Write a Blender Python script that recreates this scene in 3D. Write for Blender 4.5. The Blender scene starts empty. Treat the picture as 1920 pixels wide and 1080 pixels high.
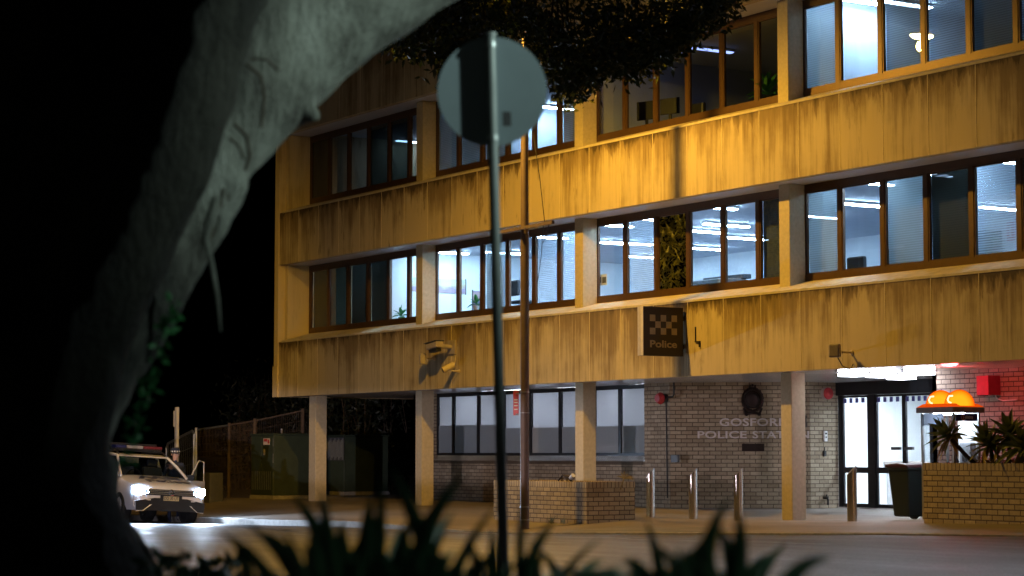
import bpy, bmesh, math, random
import numpy as np
from mathutils import Vector, Matrix

random.seed(7)
rng = np.random.default_rng(7)
S = bpy.context.scene
COL = S.collection
R = math.radians

# ------------------------------------------------------------------ camera
FPX = 4000.0                                   # focal length in photo pixels (1920 wide)
TH = math.atan(310 / FPX)                      # upward pitch
AL = math.atan(2523 / (FPX / math.cos(TH)))    # angle between the facade and the view
CAM = Vector((30.404, -24.913, 1.24))
VH = Vector((-math.cos(AL), math.sin(AL), 0))
RT = Vector((math.sin(AL), math.cos(AL), 0))
FW = VH * math.cos(TH) + Vector((0, 0, math.sin(TH)))
UP = -VH * math.sin(TH) + Vector((0, 0, math.cos(TH)))
cd = bpy.data.cameras.new('camera')
cam = bpy.data.objects.new('camera', cd)
COL.objects.link(cam)
cam.location = CAM
cam.rotation_euler = FW.to_track_quat('-Z', 'Y').to_euler()
cd.sensor_fit = 'HORIZONTAL'
cd.sensor_width = 36
cd.lens = 36 * FPX / 1920
cd.clip_start = 0.1
cd.clip_end = 3000
cd.dof.use_dof = True
cd.dof.focus_distance = 42
cd.dof.aperture_fstop = 2.0
S.camera = cam

# ------------------------------------------------------------------ world and exposure (night)
W = bpy.data.worlds.new('World')
S.world = W
W.use_nodes = True
wn = W.node_tree
bg = wn.nodes['Background']
sky = wn.nodes.new('ShaderNodeTexSky')
sky.sky_type = 'NISHITA'
sky.sun_disc = False
sky.sun_elevation = R(-4)
sky.sun_rotation = R(120)
wn.links.new(sky.outputs[0], bg.inputs[0])
bg.inputs[1].default_value = 0.08
S.view_settings.view_transform = 'Standard'
S.view_settings.look = 'None'
S.view_settings.exposure = 0.0
S.view_settings.gamma = 1.0
S.cycles.use_denoising = True
S.cycles.max_bounces = 8
S.cycles.transparent_max_bounces = 24
S.cycles.sample_clamp_indirect = 6

# ------------------------------------------------------------------ lamps of the street and added fill spots (off frame) ----------
def point(name, loc, power, col, rad=0.12):
    l = bpy.data.lights.new(name, 'POINT')
    l.energy = power
    l.color = col
    l.shadow_soft_size = rad
    o = bpy.data.objects.new(name, l)
    COL.objects.link(o)
    o.location = loc
    return o
SOD = Vector((-3.6, -5.3, 10.05))
l_ = bpy.data.lights.new('sodium_light', 'SPOT')        # full cut-off luminaire: nothing above the horizontal
l_.energy = 3350; l_.color = (1.0, 0.525, 0.052); l_.shadow_soft_size = 0.12
l_.spot_size = R(180); l_.spot_blend = 0.45
sodium = bpy.data.objects.new('sodium_light', l_)
COL.objects.link(sodium); sodium.location = SOD
white_far = point('white_street_light', (2.5, -16, 10.8), 130, (0.78, 0.76, 1.0), 0.2)
def spot(name, loc, target, power, col, size, blend, rad=0.12):
    l = bpy.data.lights.new(name, 'SPOT')
    l.energy = power; l.color = col; l.shadow_soft_size = rad; l.spot_size = R(size); l.spot_blend = blend
    o = bpy.data.objects.new(name, l); COL.objects.link(o); o.location = loc
    o.rotation_euler = (Vector(target) - Vector(loc)).to_track_quat('-Z', 'Y').to_euler()
    return o
# green-white street light on the right, aimed along the near verge (trunk, sign back)
white_near = spot('green_white_street_light', (30.5, -11.2, 7.0), (20.3, -19.8, 5.2), 8200, (0.76, 1.0, 0.90), 35, 1.0)
verge = spot('verge_fill_light', (29.5, -10.5, 7.0), (25.0, -21.9, 0.0), 4200, (0.76, 1.0, 0.88), 27, 1.0)  # spot added near the street light to brighten the foreground leaves
car_fill = spot('police_car_fill', (1.0, -24.0, 1.0), (-16.6, -5.2, 0.55), 4200, (0.86, 0.80, 1.0), 11, 0.6, 0.1)  # narrow spot added only to brighten the police car
tree_fill = spot('tree_fill_light', (-9.5, -14.5, 9.0), (-17.5, -10.0, 6.6), 3200, (1.0, 0.56, 0.06), 62, 0.6)  # unseen lamp added to gild the mirrored street tree
# added cool spot pointing down to brighten the near lane
lane_fill = spot('lane_fill_light', (18.5, -9.5, 8.0), (18.0, -11.0, 0.0), 2800, (0.72, 0.84, 1.0), 116, 0.7)
# low beams of a car waiting off frame on the near side, with their level cut-off
low_beam = spot('waiting_car_low_beam', (1.0, -24.0, 1.0), (-14.5, 0.0, 1.2), 6000, (1.0, 0.84, 0.92), 72, 1.0, 0.10)
low_beam.data.use_nodes = True
ln = low_beam.data.node_tree; em = ln.nodes['Emission']
ge_ = ln.nodes.new('ShaderNodeNewGeometry'); sx_ = ln.nodes.new('ShaderNodeSeparateXYZ'); mr_ = ln.nodes.new('ShaderNodeMapRange')
ln.links.new(ge_.outputs['Incoming'], sx_.inputs[0]); ln.links.new(sx_.outputs[2], mr_.inputs['Value'])
mr_.inputs['From Min'].default_value = 0.050; mr_.inputs['From Max'].default_value = 0.064; mr_.inputs['To Min'].default_value = 1; mr_.inputs['To Max'].default_value = 0
mr2 = ln.nodes.new('ShaderNodeMapRange'); mm_ = ln.nodes.new('ShaderNodeMath'); mm_.operation = 'MULTIPLY'      # lower cut-off put in to keep the beam off low brickwork
ln.links.new(sx_.outputs[2], mr2.inputs['Value']); mr2.inputs['From Min'].default_value = -0.020; mr2.inputs['From Max'].default_value = -0.011
ln.links.new(mr_.outputs[0], mm_.inputs[0]); ln.links.new(mr2.outputs[0], mm_.inputs[1]); ln.links.new(mm_.outputs[0], em.inputs['Strength'])

# ------------------------------------------------------------------ helpers
def ray(px, py):
    return FW + RT * ((px - 960) / FPX) + UP * ((540 - py) / FPX)
def P(px, py, X=None, Y=None, Z=None, d=None):
    r = ray(px, py)
    if X is not None: t = (X - CAM.x) / r.x
    elif Y is not None: t = (Y - CAM.y) / r.y
    elif Z is not None: t = (Z - CAM.z) / r.z
    else: t = d
    return CAM + r * t

def lerp(a, b, t): return a + (b - a) * t
def interp(x, xs, ys): return float(np.interp(x, xs, ys))
def gutter(x): return interp(x, [-60, -21, -13, -10, -3, 0, 3, 5, 7, 10, 30], [-.85, -.47, -.37, -.31, -.24, -.15, -.06, 0, .06, .13, .3])
def kerbh(x): return interp(x, [-9, -4.5, 20], [.13, .03, .02])
def foot(x, y):
    b = interp(x, [-1, 5, 8, 30], [0, .13, .19, .5])
    k = gutter(x) + kerbh(x)
    z = lerp(k, b, min(1, max(0, (y + 4) / 3.2)))
    return max(z, interp(y, [.4, 2, 20], [-1, .085, .1])) if y > .4 else z

class MB:
    """collects geometry for ONE mesh object"""
    def __init__(s): s.v = []; s.f = []; s.uv = []; s.m = []
    def face(s, pts, uv=None, m=0):
        n = len(s.v); s.v += [tuple(p) for p in pts]
        s.f.append(tuple(range(n, n + len(pts)))); s.uv.append(uv); s.m.append(m)
        return s
    def box(s, x0, x1, y0, y1, z0, z1, M=None, m=0):
        c = [Vector((x, y, z)) for z in (z0, z1) for y in (y0, y1) for x in (x0, x1)]
        if M is not None: c = [M @ p for p in c]
        for q, ax in (((0, 2, 3, 1), 2), ((4, 5, 7, 6), 2), ((0, 1, 5, 4), 1), ((2, 6, 7, 3), 1), ((0, 4, 6, 2), 0), ((1, 3, 7, 5), 0)):
            P4 = [c[i] for i in q]
            if ax == 2: uv = [(p.x, p.y) for p in P4]
            elif ax == 1: uv = [(p.x, p.z) for p in P4]
            else: uv = [(p.y + .12, p.z) for p in P4]
            s.face(P4, uv, m)
        return s
    def tube(s, pts, rad, n=10, cap=True, m=0):
        pts = [Vector(p) for p in pts]
        rad = rad if isinstance(rad, (list, tuple)) else [rad] * len(pts)
        base = len(s.v)
        t0 = (pts[1] - pts[0]).normalized()
        a = t0.orthogonal().normalized()
        for i, p in enumerate(pts):
            t = (pts[min(i + 1, len(pts) - 1)] - pts[max(i - 1, 0)]).normalized()
            a = (a - t * a.dot(t)).normalized(); b = t.cross(a)
            for k in range(n):
                an = 2 * math.pi * k / n
                s.v.append(tuple(p + (a * math.cos(an) + b * math.sin(an)) * rad[i]))
        for i in range(len(pts) - 1):
            for k in range(n):
                k2 = (k + 1) % n
                s.f.append((base + i * n + k, base + i * n + k2, base + (i + 1) * n + k2, base + (i + 1) * n + k)); s.uv.append(None); s.m.append(m)
        if cap:
            s.f.append(tuple(base + k for k in reversed(range(n)))); s.uv.append(None); s.m.append(m)
            e = base + (len(pts) - 1) * n
            s.f.append(tuple(e + k for k in range(n))); s.uv.append(None); s.m.append(m)
        return s
    def cyl(s, p0, p1, r0, r1=None, n=20, m=0):
        return s.tube([p0, p1], [r0, r0 if r1 is None else r1], n, True, m)
    def ball(s, c, rx, ry=None, rz=None, nu=16, nv=9, v0=0.0, v1=1.0, M=None, m=0):
        ry = rx if ry is None else ry; rz = rx if rz is None else rz
        base = len(s.v); c = Vector(c)
        for j in range(nv + 1):
            ph = math.pi * lerp(v0, v1, j / nv)
            for i in range(nu):
                th = 2 * math.pi * i / nu
                p = Vector((rx * math.sin(ph) * math.cos(th), ry * math.sin(ph) * math.sin(th), rz * math.cos(ph)))
                if M is not None: p = M @ p
                s.v.append(tuple(c + p))
        for j in range(nv):
            for i in range(nu):
                i2 = (i + 1) % nu
                s.f.append((base + j * nu + i, base + (j + 1) * nu + i, base + (j + 1) * nu + i2, base + j * nu + i2)); s.uv.append(None); s.m.append(m)
        return s
    def prism(s, poly, y0, y1, M=None, m=0):
        """poly: list of (x, z); extruded along y"""
        n = len(poly)
        a = [Vector((x, y0, z)) for x, z in poly]; b = [Vector((x, y1, z)) for x, z in poly]
        if M is not None: a = [M @ p for p in a]; b = [M @ p for p in b]
        s.face(a, None, m); s.face(list(reversed(b)), None, m)
        for i in range(n):
            j = (i + 1) % n
            s.face([a[j], a[i], b[i], b[j]], None, m)
        return s
    def mesh(s, name, mats, smooth=False, bevel=0, weld=False):
        me = bpy.data.meshes.new(name)
        me.from_pydata(s.v, [], s.f)
        if any(u is not None for u in s.uv):
            ul = me.uv_layers.new(name='UVMap')
            for poly, u in zip(me.polygons, s.uv):
                if u is not None:
                    for li, q in zip(poly.loop_indices, u): ul.data[li].uv = q
        mats = mats if isinstance(mats, (list, tuple)) else [mats]
        for x in mats: me.materials.append(x)
        if len(mats) > 1:
            me.polygons.foreach_set('material_index', s.m)
        if bevel or weld:
            bm = bmesh.new(); bm.from_mesh(me)
            bmesh.ops.remove_doubles(bm, verts=bm.verts, dist=1e-5)
            bmesh.ops.recalc_face_normals(bm, faces=bm.faces)
            if bevel:
                ed = [e for e in bm.edges if len(e.link_faces) == 2 and e.calc_face_angle(0) > .6]
                bmesh.ops.bevel(bm, geom=ed, offset=bevel, segments=2, affect='EDGES', profile=.5)
            bm.to_mesh(me); bm.free()
        if smooth:
            me.polygons.foreach_set('use_smooth', [True] * len(me.polygons))
            try: me.set_sharp_from_angle(angle=R(38))
            except Exception: pass
        me.update()
        return me

def link(name, me, parent=None, world=True):
    o = bpy.data.objects.new(name, me)
    COL.objects.link(o)
    if parent is not None:
        o.parent = parent
        if world: o.matrix_parent_inverse = WM[parent.name].inverted()
    WM[o.name] = Matrix.Identity(4) if (world or parent is None) else WM[parent.name]
    return o
WM = {}
def thing(name, label, cat, loc=(0, 0, 0), rz=0, group=None):
    o = bpy.data.objects.new(name, None)
    COL.objects.link(o)
    o.location = loc; o.rotation_euler = (0, 0, rz)
    o.empty_display_size = .2
    o['label'] = label; o['category'] = cat
    if group: o['group'] = group
    WM[o.name] = Matrix.Translation(Vector(loc)) @ Matrix.Rotation(rz, 4, 'Z')
    return o
def part(root, name, mb, mats, world=True, **k):
    return link(name, mb.mesh(name, mats, **k), root, world)
def solo(name, mb, mats, label, cat, group=None, **k):
    o = link(name, mb.mesh(name, mats, **k))
    o['label'] = label; o['category'] = cat
    if group: o['group'] = group
    return o
def struct(name, mb, mats, kind='structure', **k):
    o = link(name, mb.mesh(name, mats, **k)); o['kind'] = kind
    return o
def dup(root, loc, rz=None, label=None):
    r = root.copy(); COL.objects.link(r); r.location = loc
    if rz is not None: r.rotation_euler = (0, 0, rz)
    if label: r['label'] = label
    for ch in list(root.children):
        c = ch.copy(); COL.objects.link(c); c.parent = r
        for g in list(ch.children):
            d = g.copy(); COL.objects.link(d); d.parent = c
    return r

# ------------------------------------------------------------------ materials
class NT:
    def __init__(s, name):
        s.m = bpy.data.materials.new(name); s.m.use_nodes = True
        s.t = s.m.node_tree; s.b = s.t.nodes['Principled BSDF']; s.o = s.t.nodes['Material Output']
    def n(s, ty, **k):
        x = s.t.nodes.new('ShaderNode' + ty)
        for a, b in k.items():
            if a in x.inputs.keys(): x.inputs[a].default_value = b
            else: setattr(x, a, b)
        return x
    def l(s, a, b): s.t.links.new(a, b)
    def math(s, op, a, b=None, clamp=False):
        x = s.n('Math', operation=op, use_clamp=clamp)
        for i, q in enumerate((a, b)):
            if q is None: continue
            if isinstance(q, (int, float)): x.inputs[i].default_value = q
            else: s.l(q, x.inputs[i])
        return x.outputs[0]
    def ramp(s, fac, stops):
        x = s.n('ValToRGB'); s.l(fac, x.inputs[0])
        cr = x.color_ramp
        while len(cr.elements) < len(stops): cr.elements.new(.5)
        for e, (p, c) in zip(cr.elements, stops):
            e.position = p; e.color = (c[0], c[1], c[2], 1) if not isinstance(c, (int, float)) else (c, c, c, 1)
        return x.outputs[0]
    def noise(s, scale=(1, 1, 1), sc=1.0, detail=4, rough=.55, coord='Object', off=(0, 0, 0)):
        tc = s.n('TexCoord'); mp = s.n('Mapping'); mp.inputs['Scale'].default_value = scale; mp.inputs['Location'].default_value = off
        s.l(tc.outputs[coord], mp.inputs[0])
        nz = s.n('TexNoise', Scale=sc, Detail=detail, Roughness=rough); s.l(mp.outputs[0], nz.inputs['Vector'])
        return nz.outputs[0]
    def bump(s, h, strength=.3, dist=.01):
        b = s.n('Bump', Strength=strength, Distance=dist); s.l(h, b.inputs['Height']); s.l(b.outputs[0], s.b.inputs['Normal'])

def mat(name, c, rough=.6, metal=0, var=.12, sc=9, bump=0, spec=None, coat=0):
    t = NT(name)
    t.b.inputs['Roughness'].default_value = rough
    t.b.inputs['Metallic'].default_value = metal
    if spec is not None: t.b.inputs['Specular IOR Level'].default_value = spec
    if coat: t.b.inputs['Coat Weight'].default_value = coat
    nz = t.noise((1, 1, 1), sc, 5)
    a = [max(0, x * (1 - var)) for x in c]; b = [min(1, x * (1 + var)) for x in c]
    t.l(t.ramp(nz, [(.3, a), (.7, b)]), t.b.inputs['Base Color'])
    if bump: t.bump(t.noise((1, 1, 1), sc * 8, 4), bump)
    return t.m
def emit(name, c, s):
    t = NT(name)
    e = t.n('Emission', Color=(*c, 1), Strength=s); t.l(e.outputs[0], t.o.inputs[0])
    return t.m
def concrete(name, c, zt, zb, amount=1.0):
    of = (zt * 7.3, zt * 3.1, zt * 1.7)
    t = NT(name); t.b.inputs['Roughness'].default_value = .88
    tc = t.n('TexCoord'); sp = t.n('SeparateXYZ'); t.l(tc.outputs['Object'], sp.inputs[0])
    h = t.math('DIVIDE', t.math('SUBTRACT', sp.outputs[2], zb), zt - zb)          # 0 bottom .. 1 top
    fine = t.noise((13, 13, .5), 1.0, 6, .62, off=of)
    patch = t.noise((.33, .33, .2), 1.0, 3, .5, off=of)
    wide = t.noise((2.2, 2.2, .3), 1.0, 6, .65, off=of)
    big = t.noise((.5, .5, .7), 1.0, 5, .6, off=of)
    drip = t.noise((5.5, 5.5, 1.1), 1.0, 5, .65, off=of)
    top = t.math('POWER', t.math('MAXIMUM', h, 0.001), 2.2)
    d = t.math('ADD', t.math('MULTIPLY', top, .30), t.math('MULTIPLY', t.math('SUBTRACT', wide, .5), 1.05))
    d = t.math('ADD', d, t.math('MULTIPLY', t.math('SUBTRACT', fine, .5), .6))
    d = t.math('ADD', d, t.math('MULTIPLY', t.math('SUBTRACT', big, .45), .6))
    e = t.math('ADD', t.math('MULTIPLY', t.math('POWER', t.math('MAXIMUM', h, 0.001), 6), 1.15), t.math('MULTIPLY', t.math('SUBTRACT', drip, .58), 2.6))
    e = t.math('MULTIPLY', e, t.ramp(patch, [(.36, .35), (.6, 1.25)]))
    dark = [c[0] * .15, c[1] * .12, c[2] * .08]; mid = [c[0] * .52, c[1] * .46, c[2] * .38]; hi = [min(1, x * 1.1) for x in c]
    pid = t.math('FLOOR', t.math('DIVIDE', t.math('ADD', sp.outputs[0], 19.72), 1.128))
    wn = t.n('TexWhiteNoise', noise_dimensions='1D'); t.l(t.math('ADD', pid, zt * 3.7), wn.inputs['W'])
    d = t.math('ADD', d, t.math('MULTIPLY', t.math('SUBTRACT', wn.outputs[0], .4), .17))
    k = t.math('MAXIMUM', t.math('MULTIPLY', d, amount), t.math('MULTIPLY', e, amount * .9))
    t.l(t.ramp(k, [(-0.0, hi), (.10, c), (.34, mid), (.85, dark)]), t.b.inputs['Base Color'])
    t.bump(t.noise((1, 1, 1), 60, 5), .25, .004)
    return t.m
def brick(name, c1, c2, mortar, bw=.24, bh=.086, ms=.009):
    t = NT(name); t.b.inputs['Roughness'].default_value = .8
    uv = t.n('UVMap'); bt = t.n('TexBrick', Scale=1.0)
    bt.inputs['Brick Width'].default_value = bw; bt.inputs['Row Height'].default_value = bh
    bt.inputs['Mortar Size'].default_value = ms; bt.inputs['Mortar Smooth'].default_value = .15; bt.inputs['Bias'].default_value = 0
    bt.inputs['Color1'].default_value = (*c1, 1); bt.inputs['Color2'].default_value = (*c2, 1); bt.inputs['Mortar'].default_value = (*mortar, 1)
    t.l(uv.outputs[0], bt.inputs[0])
    nz = t.noise((1, 1, 1), 26, 5)
    mx = t.n('Mix', data_type='RGBA', blend_type='MULTIPLY'); mx.inputs[0].default_value = .45
    t.l(bt.outputs[0], mx.inputs[6]); t.l(t.ramp(nz, [(.25, .45), (.7, 1.0)]), mx.inputs[7])
    big = t.noise((.9, .9, .6), 1, 4)
    m2 = t.n('Mix', data_type='RGBA', blend_type='MULTIPLY'); m2.inputs[0].default_value = .5
    t.l(mx.outputs[2], m2.inputs[6]); t.l(t.ramp(big, [(.3, .6), (.65, 1.0)]), m2.inputs[7])
    t.l(m2.outputs[2], t.b.inputs['Base Color'])
    t.bump(t.math('SUBTRACT', 1.0, bt.outputs[1]), .8, .006)
    return t.m
def schlick(t):
    ge = t.n('NewGeometry'); dt = t.n('VectorMath', operation='DOT_PRODUCT')
    t.l(ge.outputs['Incoming'], dt.inputs[0]); t.l(ge.outputs['Normal'], dt.inputs[1])
    c = t.math('SUBTRACT', 1.0, t.math('ABSOLUTE', dt.outputs['Value']), True)
    return t.math('ADD', t.math('MULTIPLY', t.math('POWER', c, 5), .9), .045)
def glass(name, tint=(1, 1, 1), refl=1.0, rough=0.0):
    t = NT(name)
    tr = t.n('BsdfTransparent'); tr.inputs[0].default_value = (*tint, 1)
    gl = t.n('BsdfGlossy', Roughness=rough)
    mx = t.n('MixShader'); t.l(t.math('MULTIPLY', schlick(t), refl, True), mx.inputs[0])
    t.l(tr.outputs[0], mx.inputs[1]); t.l(gl.outputs[0], mx.inputs[2]); t.l(mx.outputs[0], t.o.inputs[0])
    return t.m
def blindmat(name, c, trans, opac, pitch=.042):
    """venetian blind cloth: slat stripes, part see-through, part translucent"""
    t = NT(name)
    tc = t.n('TexCoord'); sp = t.n('SeparateXYZ'); t.l(tc.outputs['Object'], sp.inputs[0])
    s = t.math('SINE', t.math('MULTIPLY', sp.outputs[2], 2 * math.pi / pitch))
    big = t.noise((.8, .8, 1.4), 1, 3)
    f = t.math('ADD', opac, t.math('MULTIPLY', s, .13), True)
    f = t.math('ADD', f, t.math('MULTIPLY', t.math('SUBTRACT', big, .5), .35), True)
    df = t.n('BsdfDiffuse'); df.inputs[0].default_value = (*c, 1)
    tl = t.n('BsdfTranslucent'); tl.inputs[0].default_value = (*c, 1)
    m1 = t.n('MixShader'); m1.inputs[0].default_value = trans; t.l(df.outputs[0], m1.inputs[1]); t.l(tl.outputs[0], m1.inputs[2])
    tp = t.n('BsdfTransparent')
    m2 = t.n('MixShader'); t.l(f, m2.inputs[0]); t.l(tp.outputs[0], m2.inputs[1]); t.l(m1.outputs[0], m2.inputs[2])
    t.l(m2.outputs[0], t.o.inputs[0])
    return t.m
def frosted(name, c, trans):
    t = NT(name)
    df = t.n('BsdfDiffuse'); df.inputs[0].default_value = (*c, 1)
    tl = t.n('BsdfTranslucent'); tl.inputs[0].default_value = (*c, 1)
    m1 = t.n('MixShader'); m1.inputs[0].default_value = trans; t.l(df.outputs[0], m1.inputs[1]); t.l(tl.outputs[0], m1.inputs[2])
    gl = t.n('BsdfGlossy', Roughness=.08); m2 = t.n('MixShader'); t.l(schlick(t), m2.inputs[0]); t.l(m1.outputs[0], m2.inputs[1]); t.l(gl.outputs[0], m2.inputs[2])
    t.l(m2.outputs[0], t.o.inputs[0])
    return t.m
def leafmat(name, c1, c2, trans=.3, rough=.5):
    t = NT(name)
    nz = t.noise((1, 1, 1), 3.5, 3)
    col = t.ramp(nz, [(.3, c1), (.7, c2)])
    t.l(col, t.b.inputs['Base Color']); t.b.inputs['Roughness'].default_value = rough
    tl = t.n('BsdfTranslucent'); t.l(col, tl.inputs[0])
    mx = t.n('MixShader'); mx.inputs[0].default_value = trans
    t.l(t.b.outputs[0], mx.inputs[1]); t.l(tl.outputs[0], mx.inputs[2]); t.l(mx.outputs[0], t.o.inputs[0])
    return t.m

CONC = (.50, .41, .25)
M = {}
M['sp1'] = concrete('stained_concrete_low', CONC, 4.18, 2.73, 1.12)
M['sp2'] = concrete('stained_concrete_mid', CONC, 7.63, 6.24, 1.0)
M['sp3'] = concrete('stained_concrete_high', CONC, 11.2, 9.73, 1.0)
M['pier'] = concrete('pier_concrete', CONC, 11.2, 2.7, .7)
M['col'] = mat('column_concrete', (.52, .45, .31), .85, var=.1, sc=14, bump=.15)
M['sill'] = mat('sill_concrete', (.52, .45, .30), .8, var=.18, sc=5, bump=.1)
M['joint'] = mat('panel_sealant', (.66, .56, .36), .7)
M['soffit'] = mat('soffit_paint', (.62, .60, .60), .35, var=.06, sc=3)
M['soffit_gf'] = mat('soffit_gloss_boards', (.60, .58, .60), .16, var=.08, sc=3)
M['frame'] = mat('bronze_aluminium', (.105, .058, .033), .42, .35, .1)
M['frame_dark'] = mat('dark_aluminium', (.03, .03, .034), .4, .5, .1)
M['glass'] = glass('window_glass', (.93, .96, .97))
M['glass_clear'] = glass('door_glass', (.97, .98, .99), .7)
M['glass_dark'] = glass('tinted_glass', (.30, .36, .38), 1.6)
M['blind_pale'] = blindmat('pale_venetian_blind', (.62, .70, .78), .7, .42)
M['blind_mid'] = blindmat('grey_venetian_blind', (.34, .40, .42), .55, .72)
M['blind_dark'] = blindmat('dark_green_blind', (.085, .10, .09), .35, .95)
M['yellow_reflection'] = mat('yellow_reflection_sheet', (.16, .105, .015), .8, var=.5, sc=3)  # yellow sheet imitates the tree's golden reflection in the pane
M['glass_mirror'] = glass('mirror_film_glass', (.6, .6, .5), 17)
M['wall_in'] = mat('office_wall_paint', (.72, .76, .78), .7, var=.04, sc=2)
M['wall_in2'] = mat('office_partition_grey', (.42, .46, .52), .7, var=.06, sc=2)
M['ceil_in'] = mat('office_ceiling', (.62, .66, .72), .7, var=.05, sc=3)
M['carpet'] = mat('office_carpet', (.10, .11, .14), .95)
M['brickA'] = brick('cream_face_brick', (.54, .45, .32), (.35, .28, .19), (.14, .105, .07))
M['brickP'] = brick('planter_face_brick', (.66, .53, .30), (.46, .36, .19), (.12, .08, .04))
M['brickS'] = brick('soldier_course_brick', (.62, .50, .28), (.50, .39, .21), (.12, .08, .04), .086, .3, .008)
M['brickR'] = brick('pink_face_brick', (.44, .35, .28), (.37, .29, .23), (.10, .07, .06))
M['soil'] = mat('soil', (.05, .035, .02), .95, var=.4, sc=12, bump=.5)
M['steel'] = mat('brushed_stainless', (.78, .76, .74), .26, 1.0, .04)
M['galv'] = mat('galvanised_steel', (.42, .44, .45), .42, .85, .15)
M['rust'] = mat('weathered_post', (.08, .055, .04), .8, .1, .35, 14)
M['pole'] = mat('lamp_post_paint', (.17, .125, .115), .5, .1, .12, 6)
M['black'] = mat('black_plastic', (.018, .018, .02), .45)
M['darkgrey'] = mat('dark_grey_plastic', (.07, .07, .075), .5)
M['white'] = mat('white_paint', (.75, .75, .75), .4, var=.04)
M['cream'] = mat('cream_plastic', (.62, .52, .36), .5)
M['greybox'] = mat('grey_housing', (.38, .33, .30), .5)
M['red'] = mat('red_enamel', (.42, .03, .035), .4)
M['redbox'] = mat('crimson_paint', (.55, .03, .09), .45)
M['signblk'] = mat('sign_navy_face', (.018, .012, .016), .5)
M['signlite'] = mat('sign_buff_marks', (.42, .36, .28), .6)
M['lilac'] = mat('sign_white_edge', (.72, .68, .74), .4)
M['letter'] = mat('white_wall_letters', (.62, .58, .56), .5)
M['bronze'] = mat('cast_bronze', (.03, .02, .018), .4, .6)
M['bin'] = mat('bin_green_plastic', (.004, .013, .014), .5)
M['binlid'] = mat('bin_red_lid', (.05, .012, .018), .45)
M['txgreen'] = mat('cabinet_green_paint', (.035, .05, .032), .5, .0, .18, 5)
M['teal'] = mat('sign_back_aluminium', (.23, .28, .31), .6, .0, .05, 5)
M['signpost'] = mat('sign_post_galvanised', (.20, .22, .22), .5, .15, .12, 8)
M['fluoro'] = emit('fluorescent_tube', (.50, .73, 1.0), 125)
M['fluoro_dim'] = emit('fluorescent_tube_dim', (.52, .70, 1.0), 16)
M['fluoro_gf'] = emit('fluorescent_tube_ground', (.84, .87, .97), 210)
M['fluoro_fill'] = emit('blue_room_fill', (.35, .45, 1.0), 2.2)
M['lobbyglow'] = emit('lobby_light_panel', (.78, .89, 1.0), 70)
M['downlight'] = emit('soffit_light_panel', (.86, .9, 1.0), 24)
M['warm'] = emit('warm_bulb', (1.0, .68, .30), 60)
M['headlamp'] = emit('headlamp_beam', (.42, .66, 1.0), 130)
M['sodlamp'] = emit('sodium_bulb', (1.0, .66, .16), 260)
M['boothlamp'] = emit('booth_tube', (.80, .90, 1.0), 45)
M['paintwhite'] = mat('vehicle_white_paint', (.78, .77, .80), .25, 0, .02, 2, coat=.6)
M['carblack'] = mat('vehicle_black_trim', (.012, .014, .02), .35)
M['carglass'] = glass('windscreen_glass', (.35, .42, .46), 1.4)
M['tyre'] = mat('tyre_rubber', (.016, .016, .016), .85)
M['chrome'] = mat('chrome', (.7, .7, .72), .12, 1.0, .02)
M['navy'] = mat('navy_lettering', (.015, .02, .07), .5)
M['skin'] = mat('skin', (.48, .28, .20), .55, var=.06)
M['uniform'] = mat('dark_blue_uniform', (.02, .028, .06), .85)
M['leaf'] = leafmat('fig_leaf', (.016, .03, .006), (.05, .065, .010), .10)
M['leafdark'] = leafmat('hedge_leaf', (.008, .013, .006), (.022, .028, .013), .15)
M['strap'] = leafmat('strap_leaf', (.012, .035, .018), (.03, .07, .035), .15, .4)
M['agave'] = leafmat('agave_leaf', (.07, .11, .05), (.16, .18, .06), .12, .5)
M['agave_dry'] = leafmat('agave_dry_leaf', (.34, .24, .06), (.22, .15, .04), .12, .6)
M['indoor'] = leafmat('indoor_plant_leaf', (.03, .16, .05), (.06, .24, .08), .3)
M['stem'] = mat('plant_stem', (.05, .035, .022), .9, var=.3)
# bark
for bname, bk in (('bark', 1.0), ('bark_shaded', .17)):  # second copy: browner trunk bark with shade put into its colour
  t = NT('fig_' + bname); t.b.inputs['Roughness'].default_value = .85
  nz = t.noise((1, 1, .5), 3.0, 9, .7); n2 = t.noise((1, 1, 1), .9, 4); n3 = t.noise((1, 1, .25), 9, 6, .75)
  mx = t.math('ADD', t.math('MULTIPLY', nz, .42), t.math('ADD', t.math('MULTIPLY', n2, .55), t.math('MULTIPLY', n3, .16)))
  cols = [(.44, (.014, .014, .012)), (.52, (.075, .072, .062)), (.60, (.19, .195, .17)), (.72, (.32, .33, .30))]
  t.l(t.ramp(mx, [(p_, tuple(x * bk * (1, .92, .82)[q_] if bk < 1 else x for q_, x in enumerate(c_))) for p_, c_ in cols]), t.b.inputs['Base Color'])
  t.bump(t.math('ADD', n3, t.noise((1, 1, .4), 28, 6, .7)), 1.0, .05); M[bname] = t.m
# asphalt
t = NT('asphalt')
tc = t.n('TexCoord')
a1 = t.noise((1, 1, 1), 34, 4, .85); a2 = t.noise((.25, 1, 1), .55, 5, .65); a3 = t.noise((.35, 2.2, 1), .9, 6, .65)
v = t.math('ADD', t.math('MULTIPLY', a1, .75), t.math('ADD', t.math('MULTIPLY', a2, .25), t.math('MULTIPLY', a3, .22)))
t.l(t.ramp(v, [(.42, (.018, .018, .019)), (.58, (.065, .063, .062)), (.76, (.19, .185, .18))]), t.b.inputs['Base Color'])
t.l(t.ramp(a3, [(.3, .42), (.7, .72)]), t.b.inputs['Roughness'])
t.bump(a1, .5, .012); M['asphalt'] = t.m
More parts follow.
